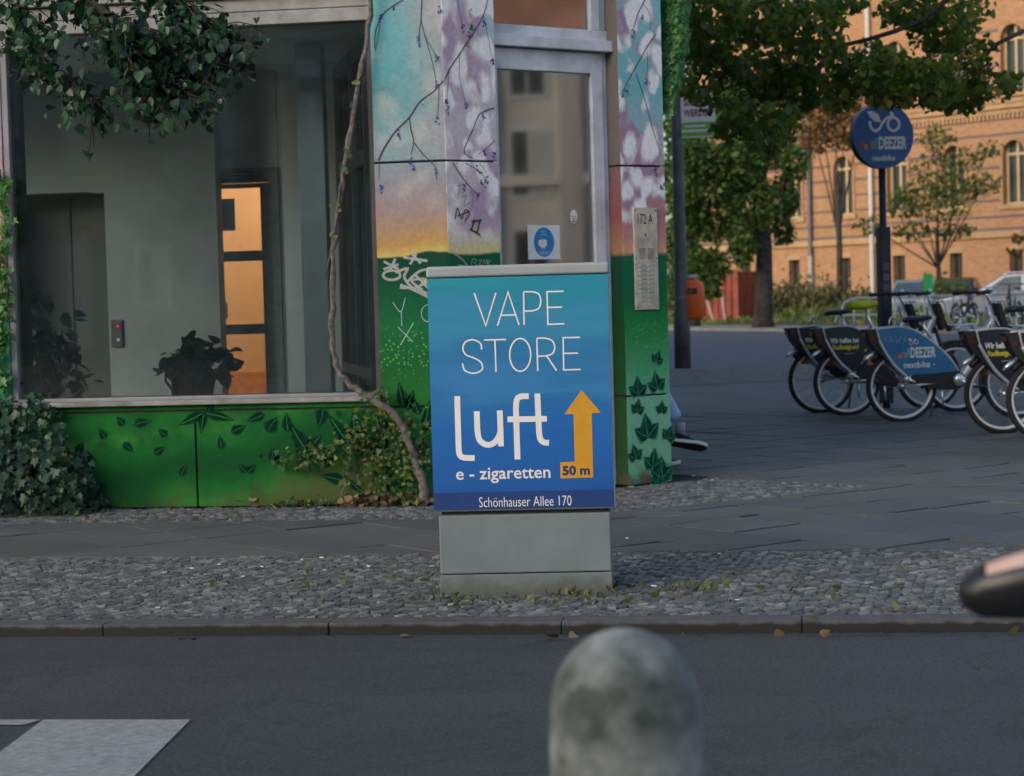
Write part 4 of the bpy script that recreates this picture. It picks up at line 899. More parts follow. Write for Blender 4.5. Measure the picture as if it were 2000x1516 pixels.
cu_x = np.array([math.cos(CABA), math.sin(CABA), 0]); cu_n = np.array([math.sin(CABA), -math.cos(CABA), 0])
fo = np.array([-1.16, 8.515, 0])+cu_n*.0135
FP = Frame((0, -.0135, 0), (1, 0, 0), (0, 0, 1)); FP.n = np.array([0, -1.0, 0])
def pz(x, y):
    p = on_plane(*Z4(x, y), fo, cu_n); return (float((p-fo) @ cu_x), float(p[2]))
def m_poster():
    k = NT('blue_water_print'); p = k.pos(); xyz = k.n('ShaderNodeSeparateXYZ'); k.l(p, xyz.inputs[0]); z = xyz.outputs[2]
    mp = k.n('ShaderNodeMapping'); mp.inputs['Scale'].default_value = (1.2, 1, 6.5); k.l(p, mp.inputs[0])
    n1 = k.noise(1.5, mp.outputs[0], 3, .5); w = k.math('MULTIPLY', k.math('SUBTRACT', n1, .5), .5)
    f = k.math('DIVIDE', k.math('SUBTRACT', k.math('ADD', z, w), .35), 1.0)
    c = k.ramp(f, [(0, (.006, .085, .33)), (.28, (.007, .12, .43)), (.45, (.009, .145, .40)), (.55, (.03, .20, .46)), (.66, (.016, .17, .38)), (.8, (.03, .24, .42)), (.9, (.009, .23, .35)), (1, (.010, .27, .36))])
    mp2 = k.n('ShaderNodeMapping'); mp2.inputs['Scale'].default_value = (60, 1, 420); k.l(p, mp2.inputs[0])
    sp = k.ramp(k.noise(1, mp2.outputs[0], 4, .7), [(.62, (0,)*3), (.78, (.35,)*3)]); c = k.mix(sp, c, (.25, .5, .7))
    k.base(c); k.set(Roughness=.45); return k.m
poster = MB().fbox(FP, -.379, .379, .36, 1.335, -.001, .0015).build('poster', m_poster(), cab)
WHITE = mat('white_print', (.78, .79, .78), .55, var=.04); NAVY = mat('navy_print', (.008, .045, .2), .5, var=.1); AMBER = mat('amber_print', (.62, .30, .015), .55, var=.06)
MB().fpoly([(-.3785, .361), (.3785, .361), (.3785, .4335), (-.3785, .4335)], FP, .0022).build('band_print', NAVY, poster)
def strokes(lists, w, name='lettering', m=WHITE, sm=True, h=.003):
    for l_ in lists:
        MB_ = MB()
        for i, pts in enumerate(l_):
            P_ = [pz(*c) for c in pts]; MB_.ribbon(P_, w, FP, h+i*.0002)
        MB_.build(name, m, poster)
def sc(pts, k=5): return [tuple(c) for c in smooth(pts, k)]
VAPE = [[[(590, 265), (655, 447), (711, 263)]], [[(720, 447), (779, 260), (841, 443)], [(741, 389), (822, 387)]],
        [[(869, 443), (866, 260)], [(866, 258), (915, 257)]+sc([(915, 257), (950, 270), (962, 310), (950, 350), (915, 364)])+[(868, 366)]],
        [[(1090, 255), (997, 257), (1002, 440), (1094, 436)], [(999, 345), (1082, 343)]]]
STORE = [[sc([(632, 580), (624, 545), (582, 525), (540, 540), (527, 576), (545, 610), (590, 628), (628, 652), (636, 688), (610, 708), (574, 712), (536, 695), (525, 658)])], [[(645, 527), (768, 524)], [(706, 526), (712, 706)]],
         [el(847, 610, 59, 92, 0, 360, 28)], [[(945, 700), (940, 518)], [(940, 517), (985, 516)]+sc([(985, 516), (1025, 530), (1040, 568), (1025, 604), (985, 616)])+[(942, 618)], [(995, 616), (1050, 697)]],
         [[(1181, 512), (1087, 514), (1090, 694), (1185, 691)], [(1088, 602), (1171, 600)]]]
strokes(VAPE, .0062); strokes(STORE, .0062)
LUFT = [[[(495, 840), (503, 1130)]+sc([(503, 1130), (508, 1165), (525, 1182), (555, 1186)])+[(593, 1186)]],
        [[(604, 925), (608, 1030)]+sc([(608, 1030), (620, 1085), (660, 1112), (700, 1102), (728, 1065), (738, 1030)]), [(733, 920), (740, 1121)]],
        [[(832, 1194), (823, 910)]+sc([(823, 910), (828, 862), (848, 843), (895, 841)]), [(776, 970), (996, 967)]],
        [[(943, 826), (952, 1040)]+sc([(952, 1040), (960, 1080), (980, 1098), (1008, 1101)])]]
strokes(LUFT, .0245, h=.0032)
MB().fpoly([pz(*c) for c in [(1190, 805), (1297, 932), (1247, 936), (1255, 1295), (1072, 1300), (1070, 1210), (1152, 1206), (1144, 940), (1093, 942)]], FP, .003).build('arrow_print', AMBER, poster)
def ptext(s_, x0, y0, x1, y1, m, bold=0, h=.0036):
    a, b = pz(x0, y1), pz(x1, y0); mid = (pz(x0, (y0+y1)/2)[1]); lettering(s_, FP, a[0], (pz((x0+x1)/2, y1))[1], b[0]-a[0], pz((x0+x1)/2, y0)[1]-pz((x0+x1)/2, y1)[1], m, poster, bold, h)
ptext('e - zigaretten', 490, 1238, 1015, 1325, WHITE, .012); ptext('50 m', 1084, 1228, 1236, 1282, mat('dark_navy_ink', (.01, .03, .12), .5), .04)
ptext('Schönhauser Allee 170', 618, 1400, 1133, 1456, WHITE, -.006)
# side light from the body edge: trim strip
MB().box((.3802, -.012, .356), (.3832, .31, 1.333)).build('side_trim', LIDM, cab)

# ================================================================== BOLLARD AND SCOOTER IN THE FOREGROUND
sheet('near_pavement', [(-60, -60), (60, -60), (60, 3.5), (-60, 3.5)], -.0, SLAB)
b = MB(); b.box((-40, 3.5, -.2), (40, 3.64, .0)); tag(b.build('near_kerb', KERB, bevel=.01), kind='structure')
def m_boll():
    k = NT('weathered_bollard'); p = k.pos(); n1 = k.noise(9, p, 6, .65); n2 = k.noise(3.2, p, 5, .6)
    c = k.ramp(n1, [(.3, (.13, .15, .145)), (.55, (.30, .32, .31)), (.72, (.46, .47, .46))])
    c = k.mix(k.ramp(n2, [(.47, (0,)*3), (.6, (.9,)*3)]), c, (.02, .032, .026)); c = k.mix(k.ramp(k.noise(16, p, 4, .6), [(.58, (0,)*3), (.70, (.35,)*3)]), c, (.05, .075, .04))
    k.base(c); k.set(Roughness=.8); k.bump(n1, .4, .01); return k.m
bo = thing('bollard', 'weathered grey concrete bollard with domed top in the near foreground', 'bollard', (-.236, 2.66, 0))
pr = [(.1, 0), (.1, .70)]+[(.1*math.cos(R(a)), .70+.112*math.sin(R(a))) for a in range(8, 90, 8)]+[(.002, .812)]
MB().lathe(pr, 40).build('shaft', m_boll(), bo, smooth=True)
MB().lathe([(.13, 0), (.125, .012), (.1005, .014)], 40).build('foot_ring', GREYB, bo)
scv = thing('scooter', 'dark parked scooter whose rounded black handlebar mirror enters at the right edge', 'scooter', (.68, 2.55, 0))
BLKP = mat('black_gloss_plastic', (.012, .013, .015), .3, var=.1); RUB = mat('rubber', (.018, .018, .019), .8); SPAINT = mat('scooter_paint', (.03, .035, .045), .25)
# local: x right, y forward (away); mirror reaches to the left
mh = MB(); prof = [(-.09, .0), (-.075, .028), (-.03, .042), (.05, .047), (.12, .045), (.14, .02)]
ring = 18; vs = []; fs = []
for x, r in [(-.088, .004), (-.08, .02), (-.06, .033), (-.02, .041), (.04, .046), (.1, .046), (.13, .03), (.14, .006)]:
    for k in range(ring):
        a = 2*math.pi*k/ring; vs.append((x, .55*r*1.6*math.cos(a), r*math.sin(a)*(1.0 if math.sin(a) > 0 else 1.05)+.16*x))
for i in range(7):
    for k in range(ring): fs.append((i*ring+k, i*ring+(k+1) % ring, (i+1)*ring+(k+1) % ring, (i+1)*ring+k))
fs += [tuple(range(ring))[::-1], tuple(7*ring+k for k in range(ring))]
mx, mz = -.405, .885
mh.add([(x+mx, y, z+mz) for x, y, z in vs], fs); mir = mh.build('mirror', BLKP, scv, smooth=True)
st_ = MB()
sp_ = []
for i in range(9):
    x = -.055+.0105*i
    r = np.interp(x, [-.088, -.08, -.06, -.02, .04], [.004, .02, .033, .041, .046]); sp_.append((x, r))
vs = []; fs = []
for x, r in sp_:
    for j in range(6):
        a = R(200+0)+R(100)*0; a = math.pi+R(118-12*j)*0+0
        th_ = R(250-14*j)          # on the side turned to the camera (-y), upper half
        th_ = R(180-36-6.5*j)
        vs.append((x+mx, .88*r*math.cos(th_)-.0006+(-.0008), r*math.sin(th_)+.0012+.16*x+mz))
for i in range(len(sp_)-1):
    for j in range(5): fs.append((i*6+j, i*6+j+1, (i+1)*6+j+1, (i+1)*6+j))
st_.add(vs, fs); st_.build('reflector', mat('pale_pink_reflection', (.75, .50, .42), .35), mir, smooth=True)  # pale strip paints a pink reflection onto the glossy mirror housing
MB().tube([(-.27, 0, .91), (-.2, .0, .93), (-.17, .05, .88)], .008, 8).build('mirror_stem', BLKP, scv, smooth=True)
MB().tube([(-.26, .03, .87), (-.15, .06, .88), (0, .1, .86), (.15, .06, .88), (.3, .0, .87)], .014, 10).build('handlebar', BLKP, scv, smooth=True)
b = MB(); b.prism([(-.18, .1, .3), (.18, .1, .3), (.16, .2, .82), (-.16, .2, .82)], (0, .05, 0)); b.build('leg_shield', SPAINT, scv, bevel=.02)
b = MB(); b.box((-.14, -.85, .45), (.14, -.2, .68)); b.build('body', SPAINT, scv, bevel=.06, seg=3)
b = MB(); b.box((-.13, -.85, .683), (.13, -.2, .76)); b.build('seat', BLKP, scv, bevel=.03, seg=3)
b = MB(); b.box((-.14, -.3, .25), (.14, .12, .3)); b.build('footboard', BLKP, scv, bevel=.01)
for y in (.42, -.75):
    w_ = MB(); w_.tube([(0, y+.18*math.cos(t), .22+.18*math.sin(t)) for t in np.linspace(0, 2*math.pi, 25)[:-1]], .045, 10, closed=True); w_.build('wheel', RUB, scv, smooth=True)
    w_ = MB(); w_.lathe([(.14, -.03), (.14, .03)], 20, Matrix.Translation((0, y, .22)) @ Matrix.Rotation(R(90), 4, 'Y')); w_.build('hub', ALU, scv)
MB().tube([(0, .15, .8), (0, .3, .5), (0, .42, .22)], .03, 8).build('fork', BLKP, scv)
MB().tube([(.06, -.2, .3), (.16, -.25, .0)], .012, 8).build('kickstand', ALU, scv)
# ================================================================== RENTAL BIKES
SILV = mat('silver_frame_paint', (.6, .62, .64), .35, metal=.4, var=.1); BLK = mat('black_plastic', (.018, .02, .022), .5, var=.2); CHROME = mat('chrome', (.8, .82, .84), .22, metal=.8, var=.05)
RIMM = mat('rim_alloy', (.8, .82, .84), .4, metal=.15, var=.1); TYRE = mat('tyre_rubber', (.02, .021, .022), .85); REDL = mat('red_reflector', (.10, .012, .014), .3); SPOKE = mat('spoke_steel', (.25, .26, .27), .4, metal=.7)
PBLUE = mat('blue_panel_print', (.016, .10, .25), .4, col2=(.03, .19, .36), scale=5); PBLK = mat('dark_panel_print', (.012, .018, .03), .4, col2=(.02, .022, .026), scale=4)
YEL = mat('yellow_print', (.72, .62, .03), .5); ORG = mat('orange_print', (.7, .22, .02), .5)
BW = .33
def bike_wheel(u, root):
    w = MB(); w.tube([(u+.295*math.cos(t), 0, BW+.295*math.sin(t)) for t in np.linspace(0, 2*math.pi, 41)[:-1]],   .021, 6, True); rim = w.build('wheel', RIMM, root, smooth=True)
    w = MB(); w.tube([(u+.314*math.cos(t), 0, BW+.314*math.sin(t)) for t in np.linspace(0, 2*math.pi, 41)[:-1]], .026, 8, True); w.build('tyre', TYRE, rim, smooth=True)
    w = MB()
    for k in range(14):
        a = 2*math.pi*k/14; s_ = .02*(1 if k % 2 else -1); w.tube([(u+.02*math.cos(a+.4), s_, BW+.02*math.sin(a+.4)), (u+.29*math.cos(a), 0, BW+.29*math.sin(a))], .0013, 4)
    w.build('spokes', SPOKE, rim)
    w = MB(); w.tube([(u, -.06, BW), (u, .06, BW)], .028, 12); w.build('hub', CHROME, rim, smooth=True)
PANEL = [(-.255, .86), (-.10, .872), (.04, .862), (.19, .79), (.33, .68), (.44, .57), (.52, .455), (.25, .438), (0.02, .43), (-.09, .52), (-.17, .63), (-.225, .74)]
def make_bike(label, design, seat_z=.985, seat=True):
    root = thing('rental_bike', label, 'bicycle', (0, 0, 0), 0, 'rental bikes parked in a row')
    bike_wheel(0, root); bike_wheel(1.12, root)
    f = MB()
    f.tube(smooth([(.50, 0, .37), (.60, 0, .42), (.74, 0, .62), (.86, 0, .87), (.90, 0, .95)], 3), [.042]*12+[.036], 10)   # step-through main tube
    f.tube([(.44, 0, .37), (.36, 0, .62), (.305, 0, .80)], .024, 8); f.tube([(.50, .06, .36), (0, .075, BW)], .014, 6); f.tube([(.50, -.06, .36), (0, -.075, BW)], .014, 6)
    f.tube([(.28, .07, .76), (0, .08, BW)], .011, 6); f.tube([(.28, -.07, .76), (0, -.08, BW)], .011, 6); f.tube([(.84, 0, 1.04), (.90, 0, .84)], .03, 10)
    f.build('frame', SILV, root, smooth=True)
    f = MB()
    for s_ in (-1, 1): f.tube([(.905, 0, .83), (.915, .05*s_, .76), (1.0, .055*s_, .52), (1.12, .055*s_, BW)], .018, 8)
    f.build('fork', BLK, root, smooth=True)
    # skirt guards with their print
    for s_ in (-1, 1):
        y = .085*s_
        g = MB(); g.prism([(u, y-.004, z) for u, z in PANEL], (0, .008, 0)); pan = g.build('skirt_guard', PBLUE if design == 'blue' else PBLK, root)
        g = MB(); g.tube([(u, y-.006*(-s_), z) for u, z in smooth([(-.06, .545-.07), (-.09, .52), (-.17, .63), (-.225, .74), (-.255, .86)], 4)]+[(u, y, z) for u, z in smooth([(-.255, .86), (-.10, .875), (.04, .865), (.19, .793), (.33, .683), (.44, .572), (.52, .458)], 4)][1:], .009, 6); g.build('guard_rim', SILV, pan, smooth=True)
        g = MB(); g.tube([(u, y-.004, z) for u, z in smooth([(.02, .42), (-.09, .52), (-.17, .635), (-.232, .75)], 4)], .015, 6); g.build('guard_strut', SILV, pan, smooth=True)
        if s_ == -1: F = Frame((0, y-.0045, 0), (1, 0, 0), (0, 0, 1)); F.n = np.array([0, -1.0, 0])
        else: F = Frame((.3, y+.0045, 0), (-1, 0, 0), (0, 0, 1)); F.n = np.array([0, 1.0, 0])
        o = 0 if s_ == -1 else .3-.24
        if design == 'blue':
            lettering('DEEZER', F, o+.06, .59, .24, .095, WHITE, pan, .02); lettering('nextbike', F, o-.005, .497, .25, .06, WHITE, pan, .01)
            MB().fpoly([(o+.275, .52), (o+.295, .52), (o+.295, .527), (o+.275, .527)], F, .003).build('dash_print', WHITE, pan)
            for k, (hgt, cl) in enumerate(((.03, (.45, .06, .1)), (.022, (.5, .42, .1)), (.045, (.4, .12, .4)), (.036, (.3, .4, .12)), (.066, (.12, .4, .6)))):
                MB().fpoly([(o-.075+k*.026, .59), (o-.054+k*.026, .59), (o-.054+k*.026, .59+hgt*1.4), (o-.075+k*.026, .59+hgt*1.4)], F, .003).build('bar_print', mat('bar_print_%s' % 'red yellow purple green blue'.split()[k], cl, .5), pan)
            b = MB(); b.ribbon(arc(o+.118, .735, .018, .018, 0, 360, 16), .005, F, .003); b.ribbon(arc(o+.068, .73, .018, .018, 180, 380, 10), .005, F, .003); b.ribbon([(o+.086, .733), (o+.1, .752), (o+.108, .757), (o+.104, .768)], .005, F, .0032)
            b.fpoly([(o+.04, .772), (o+.062, .766), (o+.076, .748), (o+.066, .738), (o+.05, .75)], F, .0034); b.build('logo_print', WHITE, pan)
            if s_ == -1:
                b = MB(); lines = [[(-.2, .79), (-.205, .74)], [(-.2, .765), (-.17, .77)], [(-.17, .795), (-.172, .74)], [(-.145, .735), (-.125, .79), (-.1, .75), (-.145, .755)], [(-.08, .79), (-.07, .73), (-.055, .765), (-.045, .735), (-.025, .79)], [(.02, .775), (-.005, .77), (.015, .75), (-.01, .735)]]
                for i, l_ in enumerate(lines): b.ribbon(l_, .005, F, .0036+i*.0002)
                b.build('graffiti_tag', mat('silver_scratch', (.3, .36, .4), .5), pan)
        else:
            lettering('Wir helfen bei', F, o-.185, .71, .285, .052, WHITE, pan, .03); lettering('Radlosigkeit!', F, o-.16, .635, .26, .06, YEL, pan, .03)
            MB().fpoly([(o-.045, .60), (o+.055, .605), (o+.055, .612), (o-.045, .607)], F, .003).build('small_print', mat('grey_print', (.35, .37, .42), .5), pan)
            b = MB(); b.fpoly([(o+.18, .49), (o+.2, .55), (o+.25, .6), (o+.34, .6), (o+.40, .56), (o+.42, .49)], F, .003); b.build('orange_print', ORG, pan)
            b = MB()
            for i, (cx, cz) in enumerate(((.16, .62), (.2, .66), (.26, .66), (.15, .55), (.12, .5), (.3, .64))): b.fpoly([(o+cx, cz), (o+cx+.016, cz+.008), (o+cx+.02, cz+.03), (o+cx+.004, cz+.024)], F, .003+i*.0001)
            b.build('yellow_print', YEL, pan)
    t = MB(); t.prism([(-.36, -.075, .862), (-.22, -.075, .862), (-.20, -.075, .70), (-.1, -.075, .53), (-.15, -.075, .55), (-.25, -.075, .66), (-.30, -.075, .72)], (0, .15, 0)); tail = t.build('tail_box', BLK, root, bevel=.006)
    t = MB(); t.box((-.318, -.079, .762), (-.268, -.0755, .80)); t.build('reflector', REDL, tail); t = MB(); t.box((-.352, -.05, .79), (-.345, .05, .83)); t.build('tail_light', REDL, tail)
    t = MB(); t.tube([(u, 0, z) for u, z in arc(0, BW, .365, .365, 80, 140, 8)], .026, 6); t.build('mudguard', BLK, root, smooth=True)
    t = MB(); t.tube([(1.12+u, 0, z) for u, z in arc(0, BW, .36, .36, 40, 195, 12)], .02, 6); t.build('mudguard', BLK, root, smooth=True)
    t = MB(); t.tube([(-.25, -.03, .66), (-.33, -.03, .60), (-.37, -.03, .57)], [.016, .02, .008], 8); t.build('mudguard_tip', CHROME, root, smooth=True)
    t = MB(); t.tube([(-.13, -.05, .865)]+[(u, -.05+.015*i, z) for i, (u, z) in enumerate([(-.12, .93), (-.10, .965), (-.075, .97), (-.05, .95), (-.02, .90), (0, .865)])], .0075, 8); t.build('lock_loop', CHROME, root, smooth=True)
    t = MB(); t.prism([(-.02, -.06, .44), (.5, -.06, .47), (.58, -.06, .42), (.58, -.06, .32), (.5, -.06, .28), (.3, -.06, .29), (.05, -.06, .36)], (0, -.02, 0)); t.build('chain_guard', BLK, root, bevel=.008)
    cr = MB(); cr.lathe([(.062, 0), (.058, .024), (.025, .036)], 18, Matrix.Translation((.52, -.082, .372)) @ Matrix.Rotation(R(90), 4, 'X')); crank = cr.build('crank', CHROME, root, smooth=True)
    cr = MB(); cr.tube([(.52, -.11, .372), (.69, -.115, .31)], .013, 8); cr.tube([(.52, .10, .372), (.35, .105, .43)], .013, 8); cr.build('crank_arm', CHROME, crank, smooth=True)
    for u, y, z in ((.69, -.15, .31), (.35, .14, .43)):
        cr = MB(); cr.box((u-.045, y-.04, z-.012), (u+.045, y+.04, z+.012)); cr.build('pedal', BLK, crank, bevel=.004)
    t = MB(); t.lathe([(.035, 0), (.03, .03), (.015, .035)], 14, Matrix.Translation((.02, -.1, .395)) @ Matrix.Rotation(R(90), 4, 'X')); t.tube([(.03, -.12, .40), (.09, -.125, .36)], .014, 8); t.build('hub_lever', CHROME, root, smooth=True)
    t = MB(); t.tube([(.34, .05, .33), (.32, .13, .03)], .011, 6); t.tube([(.36, -.05, .33), (.36, -.10, .14)], .011, 6); t.build('kickstand', CHROME, root, smooth=True)
    t = MB(); t.tube([(.315, 0, .72), (.2, 0, seat_z-.02)], .0155, 10); t.build('seatpost', CHROME, root, smooth=True)
    if seat: saddle(root, (.16, 0, seat_z), BLK)
    # handlebar, stem, bell, grips
    t = MB(); t.tube([(.895, 0, .98), (.845, 0, 1.13), (.82, 0, 1.17)], .016, 8); t.build('stem', CHROME, root, smooth=True)
    t = MB(); t.tube(smooth([(.70, .29, 1.17), (.78, .24, 1.175), (.82, .1, 1.175), (.825, 0, 1.17), (.82, -.1, 1.175), (.78, -.24, 1.175), (.70, -.29, 1.17)], 3), .012, 8); hb = t.build('handlebar', BLK, root, smooth=True)
    for s_ in (-1, 1):
        t = MB(); t.tube([(.62, .315*s_, 1.165), (.75, .265*s_, 1.174)], .019, 8); t.build('grip', RUB, hb, smooth=True)
        t = MB(); t.tube([(.83, .22*s_, 1.17), (.74, .30*s_, 1.14)], .007, 6); t.build('brake_lever', CHROME, hb)
    t = MB(); t.lathe([(.028, 0), (.026, .015), (.014, .028), (.001, .032)], 14, Matrix.Translation((.79, -.19, 1.188))); t.build('bell', CHROME, hb, smooth=True)
    # front basket tray
    t = MB()
    for y in (-.14, 0, .14): t.tube(smooth([(.93, y, 1.10), (.965, y, 1.06), (1.0, y, .93), (1.04, y, .86), (1.12, y, .85), (1.32, y, .855)], 2), .0075, 6)
    for u, z in ((.95, 1.085), (1.02, .88), (1.32, .855)): t.tube([(u, -.14, z), (u, .14, z)], .0075, 6)
    bk = t.build('front_rack', CHROME, root, smooth=True)
    t = MB(); t.prism([(.905, -.07, 1.07), (.95, -.07, 1.07), (1.02, -.07, .84), (.96, -.07, .80)], (0, .14, 0)); t.build('rack_block', BLK, bk, bevel=.01)
    t = MB(); t.lathe([(.03, 0), (.034, .03), (.02, .05)], 12, Matrix.Translation((1.03, 0, .82)) @ Matrix.Rotation(R(90), 4, 'Y')); t.build('headlight', BLK, root, smooth=True)
    return root
def saddle_mesh(c, puff=0.0):
    cx, cy, cz = c; b = MB(); n = 12; st = [(-.13, .03, -.01), (-.115, .085, .0), (-.06, .105, .01), (0, .075, .008), (.07, .035, .012), (.13, .022, .016), (.145, .01, .012)]
    vs = []; fs = []
    for u, w, dz in st:
        w += puff
        for k in range(n):
            a = 2*math.pi*k/n; s_ = math.sin(a); vs.append((cx+u*(1+puff*4), cy+w*math.cos(a), cz+dz+(.022+puff*.6)*s_*(1 if s_ > 0 else 1.5)*(.6 if abs(u) > .12 else 1)))
    for i in range(len(st)-1):
        for k in range(n): fs.append((i*n+k, i*n+(k+1) % n, (i+1)*n+(k+1) % n, (i+1)*n+k))
    fs += [tuple(range(n))[::-1], tuple((len(st)-1)*n+k for k in range(n))]
    return b.add(vs, fs)
def saddle(root, c, m): return saddle_mesh(c).build('saddle', m, root, smooth=True)
HEAD = R(16)
blue = make_bike('blue panelled rental bike, third wheel from the left, with white lettering', 'blue', .94); blue.location = (.929, 19.147, 0)
dark = make_bike('black panelled rental bike under the yellow saddle cover', 'dark', 1.06); dark.location = (.458, 20.304, 0)
bikes = [blue, dark]
for o in bikes: o.rotation_euler.z = HEAD
def move_saddle(root, dz):
    for c in root.children:
        if c.name.startswith(('saddle', 'seatpost')): c.location = (-.03*dz/.1, 0, dz)
for (x, y), lab, dz in (((.215, 20.804), 'leftmost black rental bike with a low black saddle', -.06), ((1.677, 17.46), 'black rental bike cut by the right edge, in front of the blue one', -.03), ((1.93, 16.55), 'nearest rental bike, only its rear wheel showing at the right edge', -.02)):
    c = copy_tree(dark); c.location = (x, y, 0); c.rotation_euler.z = HEAD+random.uniform(-.02, .02); c['label'] = lab; move_saddle(c, dz)
cov = saddle_mesh((.16, 0, 1.075), .026).build('saddle_cover', mat('yellow_cover_cloth', (.60, .66, .02), .7, var=.35, scale=60, bump=.5, bscale=50), None, smooth=True)
cov.location = dark.location; cov.rotation_euler.z = HEAD; tag(cov, 'yellow cloth cover pulled over a rental bike saddle', 'saddle cover')
cl = MB(); cl.fpoly(arc(.10, 1.083, .018, .010, 0, 345, 12), (lambda u, v, h: np.array((u, -.1185-h, v))), .001); cl.build('cover_print', BLUEP, cov)
# rental station sign
SPX, SPY = .90, 21.3
ss = thing('bike_station_sign', 'round dark blue bike station sign on a slim dark post', 'sign', (SPX, SPY, 0), R(22))
NAV = mat('sign_navy', (.035, .14, .40), .45, var=.12); DKM = mat('dark_post_metal', (.03, .033, .045), .45)
MB().tube([(0, .05, 0), (0, .05, 2.48)], .038, 14).build('post', DKM, ss, smooth=True)
pb = MB(); pb.box((-.058, -.01, .05), (.058, .11, 1.86)); pbo = pb.build('post_box', mat('post_navy', (.015, .02, .045), .4), ss, bevel=.01)
for z in (1.2, 1.31, 1.42): MB().box((-.035, -.0135, z), (.03, -.0105, z+.07)).build('post_sticker', mat('dull_sticker', (.12, .13, .16), .6), pbo)
DZ = 2.785; dr = .333
dd = MB(); dd.lathe([(dr, 0), (dr, .11)], 56, Matrix.Translation((0, .105, DZ)) @ Matrix.Rotation(R(90), 4, 'X')); disc = dd.build('sign_disc', mat('sign_edge', (.012, .013, .016), .4), ss)
FS = Frame((0, -.0055, DZ), (1, 0, 0), (0, 0, 1)); FS.n = np.array([0, -1.0, 0])
MB().fpoly(arc(0, 0, dr, dr, 0, 354, 60), FS, .001).build('sign_face', NAV, ss)
def sp(x, y): return ((x-437)/308*dr, (432-y)/308*dr)
b = MB(); b.ribbon([sp(*q) for q in el(540, 325, 58, 62, 0, 360, 28)], .027, FS, .003); b.ribbon([sp(*q) for q in smooth([(300, 295), (308, 350), (352, 388), (396, 365), (425, 318), (470, 268), (530, 245), (520, 222), (497, 200)], 5)], .028, FS, .0034)
b.fpoly([sp(*q) for q in [(272, 205), (330, 202), (385, 230), (416, 305), (350, 300), (305, 262)]], FS, .0038); b.build('bike_logo', WHITE, disc)
for k, (x, yt, cl) in enumerate(((204, 487, (.5, .05, .08)), (241, 510, (.45, .45, .05)), (275, 462, (.4, .1, .4)), (309, 486, (.3, .42, .1)), (343, 447, (.1, .38, .6)))):
    p0, p1 = sp(x, 558), sp(x+30, yt); MB().fpoly([p0, (p1[0], p0[1]), p1, (p0[0], p1[1])], FS, .003).build('bar_print', mat('sign_bar_%s' % 'red yellow purple green blue'.split()[k], cl, .5), disc)
p0, p1 = sp(385, 560), sp(672, 440); lettering('DEEZER', FS, p0[0], p0[1], p1[0]-p0[0], p1[1]-p0[1], WHITE, disc, .045)
p0, p1 = sp(318, 668), sp(552, 615); lettering('nextbike', FS, p0[0], p0[1], p1[0]-p0[0], p1[1]-p0[1], WHITE, disc, .03)

# ================================================================== LAMP POST, BIN, HANGING POSTER
lpst = thing('lamp_post', 'tall grey lamp post behind the right painted pillar', 'lamp post', (-1.885, 33.58, 0))
POLE = mat('grey_pole_paint', (.115, .12, .13), .55, var=.3, scale=4)
MB().lathe([(.135, 0), (.135, .9), (.118, .98), (.1, 2.0), (.085, 6), (.07, 9)], 20).build('shaft', POLE, lpst, smooth=True)
MB().tube([(0, 0, 9), (.2, -.3, 9.3), (.6, -1.0, 9.4)], .04, 8).build('arm', POLE, lpst); b = MB(); b.box((.5, -1.5, 9.34), (.8, -.9, 9.46)); b.build('lamp_head', POLE, lpst, bevel=.04)
MB().lathe([(.125, 0), (.125, .03)], 20, Matrix.Translation((0, 0, 1.15))).build('band', GREYB, lpst)
bn = thing('litter_bin', 'orange litter bin mounted behind the lamp post', 'bin', (-1.72, 33.7, .79))
ORB = mat('orange_bin_plastic', (.85, .13, .015), .5, var=.1)
MB().lathe([(.17, 0), (.21, .08), (.215, .5), (.19, .6), (.1, .67), (.01, .69)], 20).build('bin_body', ORB, bn, smooth=True)
MB().lathe([(.10, .691), (.08, .73), (.01, .74)], 16).build('bin_cap', mat('pale_cap', (.5, .5, .48), .5), bn)
MB().box((-.06, -.2135, .42), (.1, -.19, .52)).build('bin_slot', CORE, bn)
MB().box((-.2, -.2, .1), (-.12, -.05, .5)).build('bracket', POLE, bn)
hp = thing('hanging_poster', 'white and green poster with red lettering hung on the lamp post', 'poster', (-1.53, 33.5, 4.13))
MB().box((-.28, -.012, -.38), (.28, .012, .38)).build('board', PAPER, hp)
FH = Frame((0, -.0125, 0), (1, 0, 0), (0, 0, 1)); FH.n = np.array([0, -1.0, 0])
REDP = mat('red_print', (.42, .02, .03), .5); GRP = mat('green_print', (.22, .45, .06), .5)
lettering('SICHER', FH, -.24, .13, .46, .12, REDP, hp, .03); lettering('WERDEN', FH, -.24, -.04, .46, .12, REDP, hp, .03)
q = MB(); q.fpoly([(-.28, -.36), (.28, -.36), (.28, -.29), (-.28, -.29)], FH, .002); q.fpoly([(-.28, -.25), (.28, -.25), (.28, -.13), (-.28, -.13)], FH, .002); q.fpoly([(-.28, .3), (.1, .3), (.0, .36), (-.28, .36)], FH, .002); q.build('green_band', GRP, hp)
q = MB(); q.fpoly([(-.22, -.21), (.12, -.21), (.12, -.18), (-.22, -.18)], FH, .003); q.build('white_line', PAPER, hp)
MB().box((-.36, -.02, .3), (-.28, .02, .34)).build('clamp', POLE, hp); MB().box((-.36, -.02, -.34), (-.28, .02, -.3)).build('clamp', POLE, hp)
